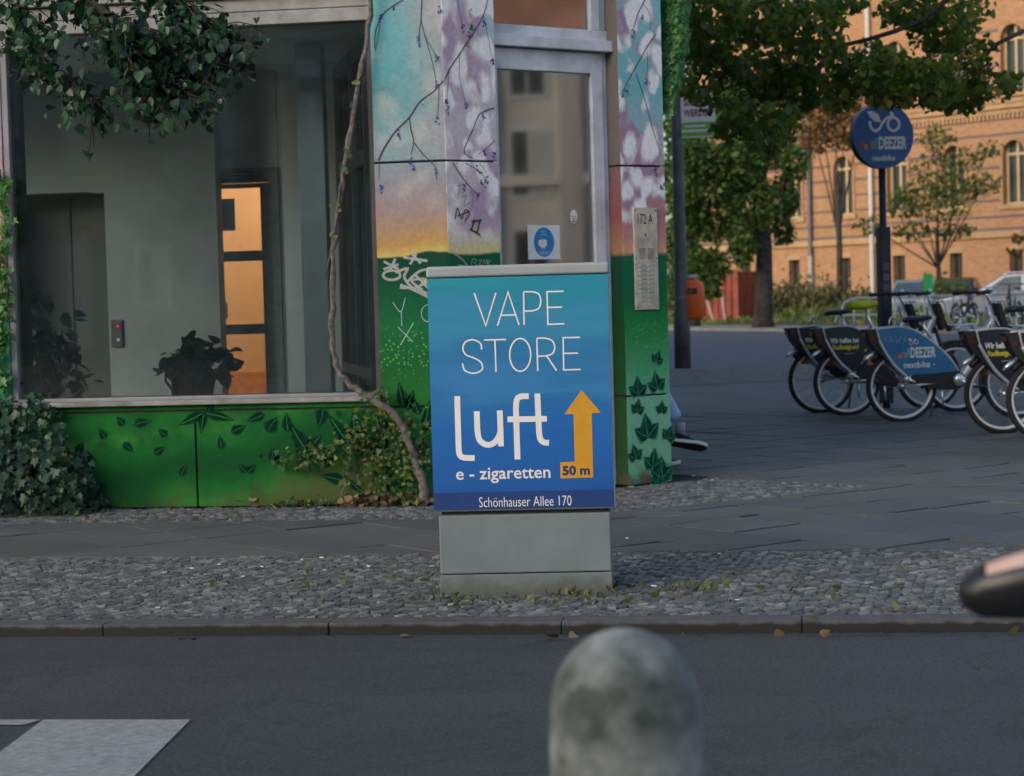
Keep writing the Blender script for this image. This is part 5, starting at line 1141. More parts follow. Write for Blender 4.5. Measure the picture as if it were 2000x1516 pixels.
# ================================================================== ORANGE BRICK BUILDING
OA = R(-44); od = np.array([math.cos(OA), math.sin(OA), 0]); on = np.array([od[1], -od[0], 0])   # normal towards the street
OO = np.array([-3.407, 108.7, 0.0])
FO = Frame(OO, od, (0, 0, 1)); FO.n = on
ob = thing('brick_building', 'long orange brick institution building with arched windows and dark brick bands', 'building')
def m_brick(name, a, b_, c_):
    k = NT(name); p = k.pos(); mp = k.n('ShaderNodeMapping'); mp.inputs['Rotation'].default_value = (R(90), 0, 0)
    mp0 = k.n('ShaderNodeMapping', vector_type='POINT'); mp0.inputs['Rotation'].default_value = (0, 0, -OA); k.l(p, mp0.inputs[0])
    sx = k.n('ShaderNodeSeparateXYZ'); k.l(mp0.outputs[0], sx.inputs[0]); cb = k.n('ShaderNodeCombineXYZ'); k.l(sx.outputs[0], cb.inputs[0]); k.l(sx.outputs[2], cb.inputs[1])
    br = k.n('ShaderNodeTexBrick'); k.l(cb.outputs[0], br.inputs['Vector']); br.inputs['Scale'].default_value = 1; br.inputs['Brick Width'].default_value = .25; br.inputs['Row Height'].default_value = .077; br.inputs['Mortar Size'].default_value = .007
    br.inputs['Color1'].default_value = (*a, 1); br.inputs['Color2'].default_value = (*b_, 1); br.inputs['Mortar'].default_value = (*c_, 1)
    c = k.mix(k.ramp(k.noise(.35, p, 5, .6), [(.35, (0,)*3), (.75, (.5,)*3)]), br.outputs[0], tuple(x*.72 for x in a)); k.base(c); k.set(Roughness=.85); return k.m
BRICK = m_brick('orange_brick', (.40, .215, .11), (.27, .135, .065), (.27, .185, .125))
BAND = m_brick('dark_band_brick', (.10, .07, .085), (.13, .085, .09), (.2, .15, .12))
STONE = mat('ochre_stone_trim', (.38, .24, .13), .85, var=.15, scale=2)
WINF = mat('dark_window_frame', (.10, .06, .035), .6); WINL = mat('pale_window_frame', (.50, .36, .2), .6)
WGL = mat('far_window_glass', (.03, .045, .05), .08, var=.4, scale=.6)
bays = [1.05+3.49*i for i in range(-1, 12)]
US, UE = -3.0, 40.0
class Hole:
    def __init__(s, u, w, z0, z1, arch): s.u, s.w, s.z0, s.z1, s.arch = u, w, z0, z1, arch
holes = []
for u in bays:
    if u < US+.8: continue
    holes += [Hole(u, .74, 1.02, 2.72, False), Hole(u, 1.25, 4.85, 7.75, True), Hole(u, 1.3, 9.95, 13.0, True), Hole(u, 1.3, 15.2, 17.8, True)]
wl = MB(); DP = .42
zs = sorted({0.0, 19.0} | {h.z0 for h in holes} | {h.z1 for h in holes})
def wall_rect(u0, u1, z0, z1): wl.fbox(FO, u0, u1, z0, z1, -DP, 0)
lv = [(0, 3.35), (3.35, 9.0), (9.0, 14.3), (14.3, 19.0)]
for z0, z1 in lv:
    hs_ = [h for h in holes if z0 <= h.z0 < z1]; hz0, hz1 = hs_[0].z0, hs_[0].z1
    wall_rect(US, UE, z0, hz0); wall_rect(US, UE, hz1, z1); prev = US
    for h in hs_: wall_rect(prev, h.u-h.w/2, hz0, hz1); prev = h.u+h.w/2
    wall_rect(prev, UE, hz0, hz1)
wl.fbox(FO, US, UE, 0, 19, -12, -DP-2.5)
wl.build('wall', BRICK, ob)
for h in holes:
    if h.arch:
        r = h.w/2; zc = h.z1-r; b = MB()
        for s_ in (-1, 1):
            pts = [FO(h.u+s_*r, zc, -DP+.02)]+[FO(h.u+s_*r*math.cos(R(a)), zc+r*math.sin(R(a)), -DP+.02) for a in range(15, 91, 15)]+[FO(h.u+s_*r, h.z1, -DP+.02)]
            b.prism(pts, on*(DP-.03))
        b.build('arch_spandrel', BRICK, ob)
        sr = MB(); o1 = [(h.u+(r+.16)*math.cos(R(a)), zc+(r+.16)*math.sin(R(a))) for a in range(0, 181, 15)]; i1 = [(h.u+r*math.cos(R(a)), zc+r*math.sin(R(a))) for a in range(0, 181, 15)]
        for k in range(12): sr.prism([FO(*o1[k], -.05), FO(*o1[k+1], -.05), FO(*i1[k+1], -.05), FO(*i1[k], -.05)], on*.11)
        sr.fbox(FO, h.u-r-.16, h.u-r, h.z0, zc, -.05, .06); sr.fbox(FO, h.u+r, h.u+r+.16, h.z0, zc, -.05, .06)
        sr.build('window_surround', BRICK, ob)
        b = MB(); b.fbox(FO, h.u-r-.25, h.u+r+.25, h.z0-.22, h.z0-.005, -.1, .13); b.build('window_sill', STONE, ob)
        w_ = MB(); w_.fbox(FO, h.u-r, h.u-r+.09, h.z0, h.z1-.1, -.34, -.26); w_.fbox(FO, h.u+r-.09, h.u+r, h.z0, h.z1-.1, -.34, -.26); w_.fbox(FO, h.u-.06, h.u+.06, h.z0, h.z1, -.34, -.25); w_.fbox(FO, h.u-r, h.u+r, zc-.06, zc+.06, -.34, -.24); w_.fbox(FO, h.u-r, h.u+r, h.z0, h.z0+.08, -.34, -.26)
        wn = w_.build('window', WINL, ob)
    else:
        r = h.w/2; w_ = MB(); w_.fbox(FO, h.u-r, h.u-r+.07, h.z0, h.z1, -.34, -.26); w_.fbox(FO, h.u+r-.07, h.u+r, h.z0, h.z1, -.34, -.26); w_.fbox(FO, h.u-.035, h.u+.035, h.z0, h.z1, -.34, -.26); wn = w_.build('window', WINF, ob)
        b = MB(); b.prism([FO(h.u-r-.12, h.z1+.003, 0.0), FO(h.u+r+.12, h.z1+.003, 0.0), FO(h.u+r+.05, h.z1+.2, 0.0), FO(h.u, h.z1+.28, 0), FO(h.u-r-.05, h.z1+.2, 0.0)], on*.05); b.build('window_lintel', STONE, ob)
    b = MB(); b.fbox(FO, h.u-r+.001, h.u+r-.001, h.z0, h.z1, -.36, -.33); b.build('pane', WGL, wn)
for z in (4.30, 5.05, 5.80, 6.55, 7.30, 8.05, 8.75):
    b = MB(); prev = US
    for h in [h for h in holes if h.z0 == 4.85]:
        if z < 4.6 or z > 8.0: continue
        b.fbox(FO, prev, h.u-h.w/2-.17, z-.06, z+.06, -.05, .012); prev = h.u+h.w/2+.17
    b.fbox(FO, prev, UE, z-.06, z+.06, -.05, .012); b.build('brick_band', BAND, ob)
for z in (10.4, 11.2, 12.0, 12.8):
    b = MB(); prev = US
    for h in [h for h in holes if h.z0 == 9.95]: b.fbox(FO, prev, h.u-h.w/2-.17, z-.06, z+.06, -.05, .012); prev = h.u+h.w/2+.17
    b.fbox(FO, prev, UE, z-.06, z+.06, -.05, .012); b.build('brick_band', BAND, ob)
b = MB(); b.fbox(FO, US, UE, 3.36, 3.50, -.05, .16); b.fbox(FO, US, UE, 3.50, 3.66, -.05, .09); b.fbox(FO, US, UE, 8.98, 9.2, -.05, .12); b.fbox(FO, US, UE, 9.2, 9.45, -.05, .28); b.fbox(FO, US, UE, 9.45, 9.56, -.05, .36); b.build('cornice', STONE, ob)
b = MB(); b.fbox(FO, US, UE, 3.66, 3.80, -.05, .03); b.build('brick_band', BAND, ob)
b = MB()
for i in range(-12, 170):
    if US < i*.24 < UE: b.fbox(FO, i*.24, i*.24+.12, 8.75, 8.98, -.02, .10)
b.build('corbel_table', STONE, ob)
b = MB(); b.fbox(FO, US-.3, UE, 18.6, 19.4, -.1, .6); b.build('eaves', STONE, ob)
b = MB(); b.fbox(FO, US, UE, 19.4, 22, -10, -.5); b.build('roof', DARKALU, ob)
for uu, m_, nm in ((on_plane(1587, 450, OO, on), POLE, 'drain_pipe'), (on_plane(1707, 430, OO, on), mat('pale_pipe', (.5, .5, .5), .6), 'drain_pipe')):
    u = float((uu-OO) @ od); b = MB(); b.tube([FO(u, 0.1, .2), FO(u, 18.6, .2)], .11, 8); pipe = b.build(nm, m_, ob)
    if m_ is POLE: b = MB(); b.tube([FO(u, .1, .2), FO(u, 2.9, .2)], .125, 8); b.build('pipe_foot', mat('pale_pipe_foot', (.45, .45, .44), .6, col2=(.15, .15, .15), scale=6), pipe)

# ================================================================== TREES, HEDGE, FAR THINGS
def tree(name, label, base, h, r, clumps, leafm, lsize, limbs, barkm=None, tpl='heart', cat='tree', group=None, lpart=None):
    t = thing(name, label, cat, base, 0, group)
    b = MB(); b.tube([(0, 0, -.1), (.02, 0, .3), (r*.3, 0, h*.5), (0, r*.2, h)], [r*1.35, r, r*.85, r*.65], 12); tr = b.build('trunk', barkm or TBARK, t, smooth=True)
    b = MB()
    for pts, rr in limbs: q = smooth(pts, 3); b.tube(q, [rr*(1-.8*i/len(q)) for i in range(len(q))], 7)
    if limbs: b.build('limbs', barkm or TBARK, t, smooth=True)
    P = gauss_clumps(clumps); leaf_mesh('crown', P, rnd_nor(len(P), .35), lsize, tpl, leafm, t, 1.0)
    return t
TBARK = mat('tree_bark', (.06, .05, .042), .95, scale=6, var=.5, bump=.8, bscale=25, bdist=.03)
L_DK = leafmat('leaf_dark_green', (.035, .09, .02), (.09, .17, .035), (.2, .24, .06), .5, .4)
L_OL = leafmat('leaf_olive', (.04, .08, .018), (.10, .15, .03), (.22, .2, .06), .5, .4)
L_OLN = leafmat('leaf_olive_near', (.05, .10, .02), (.12, .17, .032), (.26, .25, .06), .45, .5)
L_BR = leafmat('leaf_autumn', (.08, .05, .015), (.15, .085, .03), (.24, .15, .05), .6, .35)
# near street tree at the left: only its lowest branch shows
lt = thing('linden_tree', 'street linden whose low branch hangs over the lobby window', 'tree', (-6.6, 9.0, 0))
LOC = np.array(lt.location)
MB().tube([(0, 0, -.05), (.02, .03, .6), (.06, 0, 2.4), (0, .1, 5)], [.2, .15, .135, .11], 14).build('trunk', TBARK, lt, smooth=True)
BD = 9.9
brs = [[(-330, -200), (-120, -120), (60, -60), (180, 10), (230, 70), (260, 130), (300, 205)], [(60, -60), (200, -60), (330, -10), (400, 40), (440, 55)], [(180, 10), (260, 60), (340, 110), (375, 150)], [(0, -85), (30, 10), (70, 90), (120, 160), (190, 200)], [(330, -10), (380, 60), (420, 80), (430, 100)], [(260, 130), (320, 160), (345, 185)]]
b = MB()
for l_ in brs:
    q = smooth([at_depth(x, y, BD+.15*math.sin(x*.02)) for x, y in l_], 4); b.tube([p-LOC for p in q], [max(.004, .026*(1-i/len(q))) for i in range(len(q))], 6)
q0 = at_depth(-330, -200, BD); b.tube([(0, .05, 4.2), tuple((np.array((0, .05, 4.2))+(q0-LOC))/2+np.array((0, 0, .25))), tuple(q0-LOC)], [.06, .04, .022], 8)
P = []
for l_ in brs:
    q = smooth(l_, 10)
    for x, y in q[6:]:
        for _ in range(2):
            if y < -60: continue
            x1, y1 = x+random.gauss(8, 40), y+abs(random.gauss(30, 26)); d0, d1 = BD+.15*math.sin(x*.02), BD+random.gauss(0, .25)
            e0, e1 = at_depth(x, y, d0), at_depth(x1, y1, d1); em = (e0+e1)/2+np.array((0, 0, .02)); b.tube([e0-LOC, em-LOC, e1-LOC], [.0035, .0028, .0018], 5)
            for t_ in np.linspace(.2, 1, 6): P.append(e0+(e1-e0)*t_+RNG.normal(0, .025, 3))
b.build('limbs', TBARK, lt, smooth=True)
for l_ in brs:
    q = smooth(l_, 14)
    for x, y in q:
        if y < -70: continue
        for _ in range(2): P.append(at_depth(x+random.gauss(0, 16), y+abs(random.gauss(6, 17)), BD+random.gauss(0, .12)))
for x, y, s1, n_ in [(40, 20, 30, 40), (100, 70, 35, 55), (60, 130, 22, 28), (140, 140, 30, 40), (250, 60, 45, 70), (300, 100, 40, 60), (350, 60, 35, 55), (410, 70, 22, 40), (440, 55, 12, 18), (290, 195, 18, 36), (330, 215, 16, 26), (350, 170, 12, 20), (210, 200, 16, 24), (170, 110, 35, 40), (30, 60, 25, 25), (390, 110, 20, 26), (180, 190, 14, 14), (230, 20, 60, 60), (120, 10, 60, 50)]:
    for _ in range(int(n_*.33)): P.append(at_depth(x+random.gauss(0, s1), y+random.gauss(0, s1*.7), BD+random.gauss(0, .3)))
P = np.array(P); leaf_parts(P, rnd_nor(len(P), .1, (0, -.25, 0)), .045, 'heart', TREELEAF, lt, .7)
P = gauss_clumps([((0, 0, 6.0), (2.4, 2.0, 1.6), 2200)]); leaf_mesh('crown', P, rnd_nor(len(P), .4), .09, 'heart', TREELEAF, lt, 1)
# big street tree on the right: trunk outside the frame, branches above the bikes
BT = np.array([3.6, 21.0, 0.0]); TD = 19.0
def tc(x, y, d=TD): return tuple(at_depth(x, y, d)-BT)
cl = []
for x, y, sx, sy, n_ in [(1390, 20, 60, 40, 330), (1480, 40, 70, 50, 480), (1580, 60, 60, 60, 480), (1680, 140, 60, 35, 380), (1400, 110, 45, 40, 260), (1480, 150, 50, 45, 330), (1560, 170, 50, 40, 300), (1640, 190, 25, 25, 70), (1740, 150, 55, 45, 360), (1820, 160, 50, 45, 360), (1880, 190, 40, 28, 200), (1840, 60, 55, 40, 250), (1780, 20, 60, 30, 260), (1900, 110, 35, 40, 190), (1640, 5, 50, 14, 120), (1940, 170, 40, 22, 110), (1975, 150, 22, 14, 50), (1880, 30, 30, 30, 70), (1700, 100, 30, 20, 40), (1350, 60, 30, 50, 150), (1520, 235, 40, 30, 120), (1440, 215, 30, 30, 90), (1500, 285, 26, 22, 60), (1385, 185, 26, 24, 70), (1345, 170, 16, 20, 40), (1420, 250, 24, 26, 70), (1470, 260, 24, 24, 50), (1900, 15, 40, 20, 60)]:
    cl.append((tc(x, y, TD+random.uniform(-1.2, 1.2)), (sx*TD/4000*1.25, .6, sy*TD/4000*1.25), n_))
cl += [((0, 0, 7.6), (4, 3.4, 2.4), 2200)]
tree('big_street_tree', 'large leafy street tree spreading over the rental bikes', tuple(BT), 7.0, .26, [(c, r_, int(n_*1.6)) for c, r_, n_ in cl], L_OLN, .07, [([(0, 0, 3.6), tc(1960, -60), tc(1800, 40), tc(1640, 90), tc(1480, 110), tc(1400, 160)], .035), ([(0, 0, 4.0), tc(2000, 60), tc(1900, 130), tc(1850, 190)], .03), ([(0, 0, 5.0), tc(1800, -80), tc(1600, -20), tc(1420, 20)], .03), ([tc(1640, 90), tc(1560, 170), tc(1520, 240), tc(1500, 300)], .03)])
# background trees
def ftree(px, pyb, d, h, r, crown, leafm, label, name='tree', lsize=.2, limbs=True, nmul=1.0):
    g_ = at_depth(px, pyb, d); base = (g_[0], g_[1], .05); cl = []; lm = []
    for x, y, sx, sy, n_ in crown:
        p = at_depth(x, y, d+random.uniform(-1.5, 1.5))-np.array(base); k = d/4000; cl.append((tuple(p), (sx*k, max(sx, sy)*k*.7, sy*k), int(n_*nmul)))
        if limbs: lm.append(([(0, 0, h*.55), tuple(np.array((0, 0, h*.7))*.5+p*.5-np.array((0, 0, .3))), tuple(p)], r*.35))
    return tree(name, label, base, h, r, cl, leafm, lsize, lm, group='trees across the side street')
ftree(1490, 612, 66, 5.2, .30, [(1440, 330, 60, 60, 420), (1500, 270, 60, 60, 420), (1400, 420, 60, 60, 460), (1520, 390, 45, 50, 240), (1380, 520, 50, 40, 300), (1450, 480, 30, 40, 160), (1340, 400, 40, 70, 360), (1550, 320, 35, 40, 130), (1350, 310, 40, 50, 300), (1530, 450, 26, 30, 90), (1440, 200, 80, 60, 420), (1470, 400, 60, 60, 260), (1400, 330, 60, 60, 260)], L_DK, 'dark trunked tree across the side street, standing before the brick building', 'tree', .15, True, 3.3)
ftree(1352, 610, 72, 5.5, .24, [(1340, 250, 60, 60, 300), (1315, 130, 60, 70, 300), (1320, 350, 50, 70, 300), (1330, 480, 40, 60, 260), (1390, 560, 24, 24, 60), (1320, 560, 24, 30, 80)], L_DK, 'shorter tree behind the lamp post across the side street', 'tree', .15, True, 4)
ftree(1640, 600, 84, 6.0, .14, [(1600, 210, 50, 40, 260), (1650, 250, 45, 45, 260), (1590, 270, 40, 35, 170), (1690, 200, 40, 40, 160), (1630, 180, 40, 30, 130)], L_BR, 'tree with browning leaves behind the round blue sign', 'tree', .14, True, 3)
ftree(1832, 566, 80, 3.4, .11, [(1830, 330, 60, 40, 190), (1800, 380, 60, 30, 190), (1870, 370, 60, 30, 190), (1760, 400, 40, 30, 100), (1920, 360, 40, 26, 80), (1830, 270, 40, 30, 110), (1780, 450, 45, 20, 90), (1860, 450, 50, 18, 90), (1890, 310, 40, 26, 80), (1830, 410, 70, 26, 120), (1700, 440, 40, 22, 50), (1930, 290, 30, 20, 40)], L_OL, 'slim young tree with layered crown in front of the brick facade', 'young_tree', .14, True, 2.2)
ftree(2060, 590, 82, 4.4, .16, [(2010, 460, 45, 16, 60), (1985, 490, 20, 14, 20), (2070, 380, 60, 60, 200)], L_BR, 'tree with reddish twigs reaching in at the right edge', 'tree', .2)
# hedge and grass on the verge
def far_leaves(name, label, spots, leafm, size, tpl='lance', kind='stuff', d=66):
    P = []
    for x, y, sx, sy, n_ in spots:
        for _ in range(n_): P.append(at_depth(random.uniform(x-sx, x+sx), y-abs(random.gauss(0, sy)), d+random.uniform(-.8, .8)))
    P = np.array(P); return tag(leaf_mesh(name, P, RNG.normal(0, 1, (len(P), 3))*np.array((1, 1, .3)), size, tpl, leafm, None, 1.2), label, kind=kind)
far_leaves('undergrowth', 'low scrubby hedge in front of the brick building', [(1500, 602, 200, 18, 3000), (1650, 600, 60, 14, 700), (1560, 600, 70, 26, 900), (1440, 600, 40, 24, 400)], leafmat('scrub_leaf', (.07, .07, .03), (.13, .12, .05), (.24, .2, .11), .7, .2), .24, d=84)
P = []
for _ in range(9000):
    a = random.uniform(-16, 26); c_ = random.uniform(3.1, 16.0); q = A0+dv*a+nv*c_; P.append((q[0], q[1], float(bank_z(a, c_))-.02))
P = np.array(P); tag(leaf_mesh('grass', P, RNG.normal(0, 1, (len(P), 3))*np.array((1, 1, .2)), .26, 'lance', leafmat('grass_blade', (.06, .10, .015), (.12, .17, .03), (.24, .22, .07), .7, .25), None, 3.0), 'rough verge grass across the side street', kind='stuff')
# red container with leaning white poles
rc = thing('red_container', 'faded red metal container behind the trees beyond the lamp post', 'container', tuple(at_depth(1395, 600, 78)*np.array((1, 1, 0))+np.array((0, 0, .07))), R(-20))
RM = mat('faded_red_paint', (.34, .055, .03), .6, var=.3, scale=2)
b = MB(); b.box((-1.1, 0, .1), (1.0, 2.0, 1.9)); cb_ = b.build('body', RM, rc)
for x in np.linspace(-1.0, .9, 8): b = MB(); b.box((x, -.06, .12), (x+.1, -.001, 1.88)); b.build('rib', RM, cb_)
for z in (.06, 1.9): b = MB(); b.box((-1.14, -.08, z), (1.04, .0, z+.1)); b.build('rail', RM, cb_)
GALVP = mat('pale_pole_paint', (.45, .45, .43), .7)
for x0, x1 in ((-.7, .2), (.3, .65)): b = MB(); b.tube([(x0, -.3, 2.3), (x1, -.5, -.02)], .032, 6); tag(b.build('white_pole', GALVP), 'white pole leaning against the red container', 'pole', 'white poles by the container').matrix_world = rc.matrix_basis.copy()
# rail of the bike parking
def rail_pt(x, y, d): return at_depth(x, y, d)
rk = thing('bike_railing', 'galvanised steel bike parking railing along the far pavement', 'railing', tuple(on_ground(1650, 645)))
GALV = mat('galvanised_steel', (.40, .43, .45), .5, metal=.3, var=.15)
RD = 55.0; ro = np.array(rk.location)
def rp(x, z): p = at_depth(x, 600, RD); return np.array((p[0], p[1], z))-ro
b = MB(); b.tube([rp(1642, .05), rp(1643, .6), rp(1650, .86), rp(1670, .95), rp(1800, .95), rp(2080, .95)], .035, 8); b.build('top_rail', GALV, rk, smooth=True)
b = MB(); b.tube([rp(1643, .5), rp(2080, .5)], .028, 8); b.build('mid_rail', GALV, rk, smooth=True)
for x in (1668, 1697, 1748, 1778, 1806, 1862, 1922, 1978, 2030): b = MB(); b.tube([rp(x, .0), rp(x, .94)], .03, 8); b.build('post', GALV, rk, smooth=True)
# private bikes at the railing
for (x, d, a), lab in (((1868, 54, 62), 'dark city bike with an orange reflector leaning at the railing'), ((1990, 53.5, 100), 'dark city bike at the right end of the railing')):
    c = copy_tree(dark, None, ('skirt_guard', 'tail_box', 'lock_loop', 'mudguard_tip', 'front_rack', 'chain_guard')); p = at_depth(x, 620, d); c.location = (p[0], p[1], .05); c.rotation_euler.z = R(a); c.name = 'city_bike'
    for q_ in c.children:
        if q_.name.startswith(('frame', 'fork', 'stem')): q_.data = q_.data.copy(); q_.data.materials[0] = BLK
    c.name = 'city_bike'; c['label'] = lab; c['group'] = 'private bikes at the railing'
# parked cars
def car(label, base, rz, paint, L=4.4, Wd=1.76, H=1.48, estate=True, name='parked_car'):
    t = thing(name, label, 'car', base, rz, 'cars parked along the brick building')
    GL = mat(paint.name+'_glass', (.10, .13, .14), .08, var=.3, scale=1.5); w2 = Wd/2
    low = [(0, .32), (0, .62), (.12, .78), (1.1, .92), (L-.25, .95), (L-.03, .85), (L, .4), (L-.1, .28), (.1, .26)]
    b = MB(); b.prism([(x, -w2, z) for x, z in low], (0, Wd, 0)); b.build('body', paint, t, bevel=.06, seg=3)
    rf = L-.35 if estate else L-1.1; top = [(1.05, .925), (1.85, H-.06), (2.2, H), (rf-.4, H-.01), (rf, H-.1), (L-.18, .955)]
    n = len(top); vs = [(x, -w2+(.05 if z < 1 else .17), z) for x, z in top]+[(x, w2-(.05 if z < 1 else .17), z) for x, z in top]
    b = MB(); b.add(vs, [tuple(range(n)), tuple(range(2*n-1, n-1, -1))]+[(i, n+i, n+(i+1) % n, (i+1) % n) for i in range(n)]); b.build('cabin', paint, t, bevel=.03)
    def side(s_, pts, nm='window'):
        def yy(z): return s_*(w2-.05-(z-.93)/(H-.93)*.12+.006)
        MB().add([(x, yy(z), z) for x, z in pts], [tuple(range(len(pts)))]).build(nm, GL, t)
    for s_ in (-1, 1):
        side(s_, [(1.35, .97), (1.95, H-.1), (2.45, H-.06), (2.45, .97)]); side(s_, [(2.53, .97), (2.53, H-.06), (3.25, H-.07), (3.3, .97)])
        if estate: side(s_, [(3.4, .98), (3.34, H-.08), (rf-.12, H-.13), (L-.45, 1.0)])
    def endq(x0, z0, x1, z1, nx): MB().add([(x0+nx, -w2+.15, z0), (x0+nx, w2-.15, z0), (x1+nx, w2-.25, z1), (x1+nx, -w2+.25, z1)], [(0, 1, 2, 3)]).build('windscreen', GL, t)
    endq(1.12, .96, 1.80, H-.1, -.025); endq(L-.2, .99, rf+.01, H-.14, .025)
    for x in (.8, L-.85):
        for s_ in (-1, 1):
            b = MB(); b.lathe([(.32, -.1), (.32, .1)], 22, Matrix.Translation((x, s_*(w2-.08), .32)) @ Matrix.Rotation(R(90), 4, 'X')); wh = b.build('wheel', TYRE, t, bevel=.03)
            b = MB(); b.lathe([(.19, 0), (.17, .012)], 16, Matrix.Translation((x, s_*(w2+.022)-(.012 if s_ > 0 else 0), .32)) @ Matrix.Rotation(R(90), 4, 'X')); b.build('hub_cap', RIMM, wh)
    for s_ in (-1, 1):
        b = MB(); b.box((-.012, s_*.6-.18, .6), (.1, s_*.6+.18, .74)); b.build('headlight', PAPER, t, bevel=.02); b = MB(); b.box((L-.08, s_*.68-.1, .66), (L+.012, s_*.68+.1, .84)); b.build('tail_light', REDL, t, bevel=.01)
        b = MB(); b.box((1.35, s_*(w2+.02)-.08, .98), (1.5, s_*(w2+.02)+.08, 1.08)); b.build('wing_mirror', paint, t, bevel=.02)
    if estate:
        for s_ in (-1, 1): b = MB(); b.tube([(1.9, s_*(w2-.24), H-.02), (2.1, s_*(w2-.24), H+.05), (rf-.3, s_*(w2-.24), H+.05), (rf-.1, s_*(w2-.24), H-.04)], .018, 6); b.build('roof_rail', RIMM, t)
    return t
def cpos(x, d): p = at_depth(x, 600, d); return (p[0], p[1], .05)
car('silver estate car parked at the right edge before the brick building', cpos(1838, 64), R(-6), mat('silver_car_paint', (.46, .48, .49), .25, metal=.4, var=.05))
car('small silver hatchback parked left of the young tree', cpos(1776, 72), R(80), mat('pale_car_paint', (.42, .45, .46), .3, metal=.4, var=.05), L=3.6, H=1.42, estate=False)
car('dark car parked behind the young tree', cpos(1850, 76), R(78), mat('dark_car_paint', (.035, .035, .04), .25, var=.1), L=4.3, H=1.46, estate=False)
far_leaves('low_bush', 'bright low bush in front of the dark parked car', [(1845, 572, 45, 14, 260)], leafmat('bush_leaf', (.06, .09, .015), (.12, .16, .025), (.2, .22, .05), .6, .3), .22, d=72)['kind'] = 'thing'
bpy.data.objects['low_bush']['category'] = 'bush'
gs = thing('green_sign_board', 'small bright green board beside the silver hatchback', 'sign board', cpos(1813, 71)); MB().box((-.16, -.02, .75), (.16, .02, 1.6)).build('board', mat('bright_green_paint', (.01, .34, .09), .5), gs); MB().tube([(0, 0.03, 0), (0, 0.03, .8)], .02, 6).build('post', GALV, gs)
# ================================================================== PERSON SITTING BEHIND THE PILLAR (one crossed leg shows)
ps = thing('person', 'person sitting behind the right pillar, crossed leg showing in pale blue jeans', 'person', (0, 0, 0))
DEN = mat('pale_blue_denim', (.36, .54, .82), .85, var=.18, scale=18, bump=.3, bscale=140); SKIN = mat('skin', (.48, .27, .19), .55, var=.06); TOP = mat('grey_sweater', (.09, .09, .1), .9); HAIR = mat('brown_hair', (.05, .03, .018), .6)
SHOE = mat('black_canvas', (.014, .015, .018), .75); SOLE = mat('white_rubber_sole', (.74, .74, .66), .55, var=.06); UNDER = mat('dark_outsole', (.035, .03, .022), .7)
def skinned(name, verts, edges, m, parent, sub=2):
    me = bpy.data.meshes.new(name); me.from_pydata([v[:3] for v in verts], edges, []); me.materials.append(m)
    o = bpy.data.objects.new(name, me); COL.objects.link(o); o.parent = parent
    md = o.modifiers.new('skin', 'SKIN'); md.use_smooth_shade = True
    sd = me.skin_vertices[0].data if me.skin_vertices else None
    if sd is None:
        import bmesh
        bm = bmesh.new(); bm.from_mesh(me); bm.verts.layers.skin.verify(); bm.to_mesh(me); bm.free(); sd = me.skin_vertices[0].data
    for v, s_ in zip(verts, sd): s_.radius = (v[3], v[3]) if len(v) == 4 else (v[3], v[4])
    sd[0].use_root = True
    su = o.modifiers.new('subdivision', 'SUBSURF'); su.levels = sub; su.render_levels = sub
    return o
# frame: the person looks along q (away from the side wall), l to their left
shoe_tip = at_depth(1381, 878, 14.75); ankle = at_depth(1328, 838, 14.72)
qv = np.array([.985, -.17, 0]); qv /= np.linalg.norm(qv); lv_ = np.array([-qv[1], qv[0], 0])
hip = np.array([ankle[0], ankle[1], 0])-qv*.62+lv_*.06
def PP(q, l, z): p = hip+qv*q+lv_*l; return (p[0], p[1], z)
kneeR = PP(.43, .02, .60); anR = (ankle[0], ankle[1], ankle[2]+.015)
kneeL = PP(.42, .12, .47); anL = PP(.50, .10, .13)
# jeans: one mesh from pelvis to both cuffs
V = [(*PP(0, 0, .52), .135, .15), (*PP(.05, -.09, .53), .095), (*PP(.24, -.05, .575), .085), (*kneeR, .068), (*(np.array(kneeR)*.5+np.array(anR)*.5), .06), (*(np.array(kneeR)*.1+np.array(anR)*.9+np.array((0, 0, .012))), .055),
     (*PP(.05, .1, .52), .095), (*PP(.24, .12, .51), .085), (*kneeL, .066), (*(np.array(kneeL)*.5+np.array(anL)*.5), .058), (*(np.array(kneeL)*.12+np.array(anL)*.88), .055)]
skinned('jeans', V, [(0, 1), (1, 2), (2, 3), (3, 4), (4, 5), (0, 6), (6, 7), (7, 8), (8, 9), (9, 10)], DEN, ps)
# body: torso, neck, head, arms, ankles as one continuous figure
B_ = [(*PP(-.01, 0, .56), .12, .14), (*PP(-.03, 0, .75), .12, .14), (*PP(-.04, 0, .95), .125, .165), (*PP(-.03, 0, 1.06), .08, .12), (*PP(.0, 0, 1.13), .052), (*PP(.03, 0, 1.24), .078, .07), (*PP(.025, 0, 1.33), .085, .075), (*PP(.015, 0, 1.39), .05),
      (*PP(-.03, -.18, 1.0), .058), (*PP(.02, -.23, .80), .046), (*PP(.22, -.12, .70), .036), (*PP(.28, -.09, .69), .03), (*PP(-.03, .18, 1.0), .058), (*PP(.02, .23, .80), .046), (*PP(.2, .1, .67), .036), (*PP(.26, .06, .665), .03)]
body_ = skinned('body', B_, [(0, 1), (1, 2), (2, 3), (3, 4), (4, 5), (5, 6), (6, 7), (3, 8), (8, 9), (9, 10), (10, 11), (3, 12), (12, 13), (13, 14), (14, 15)], SKIN, ps)
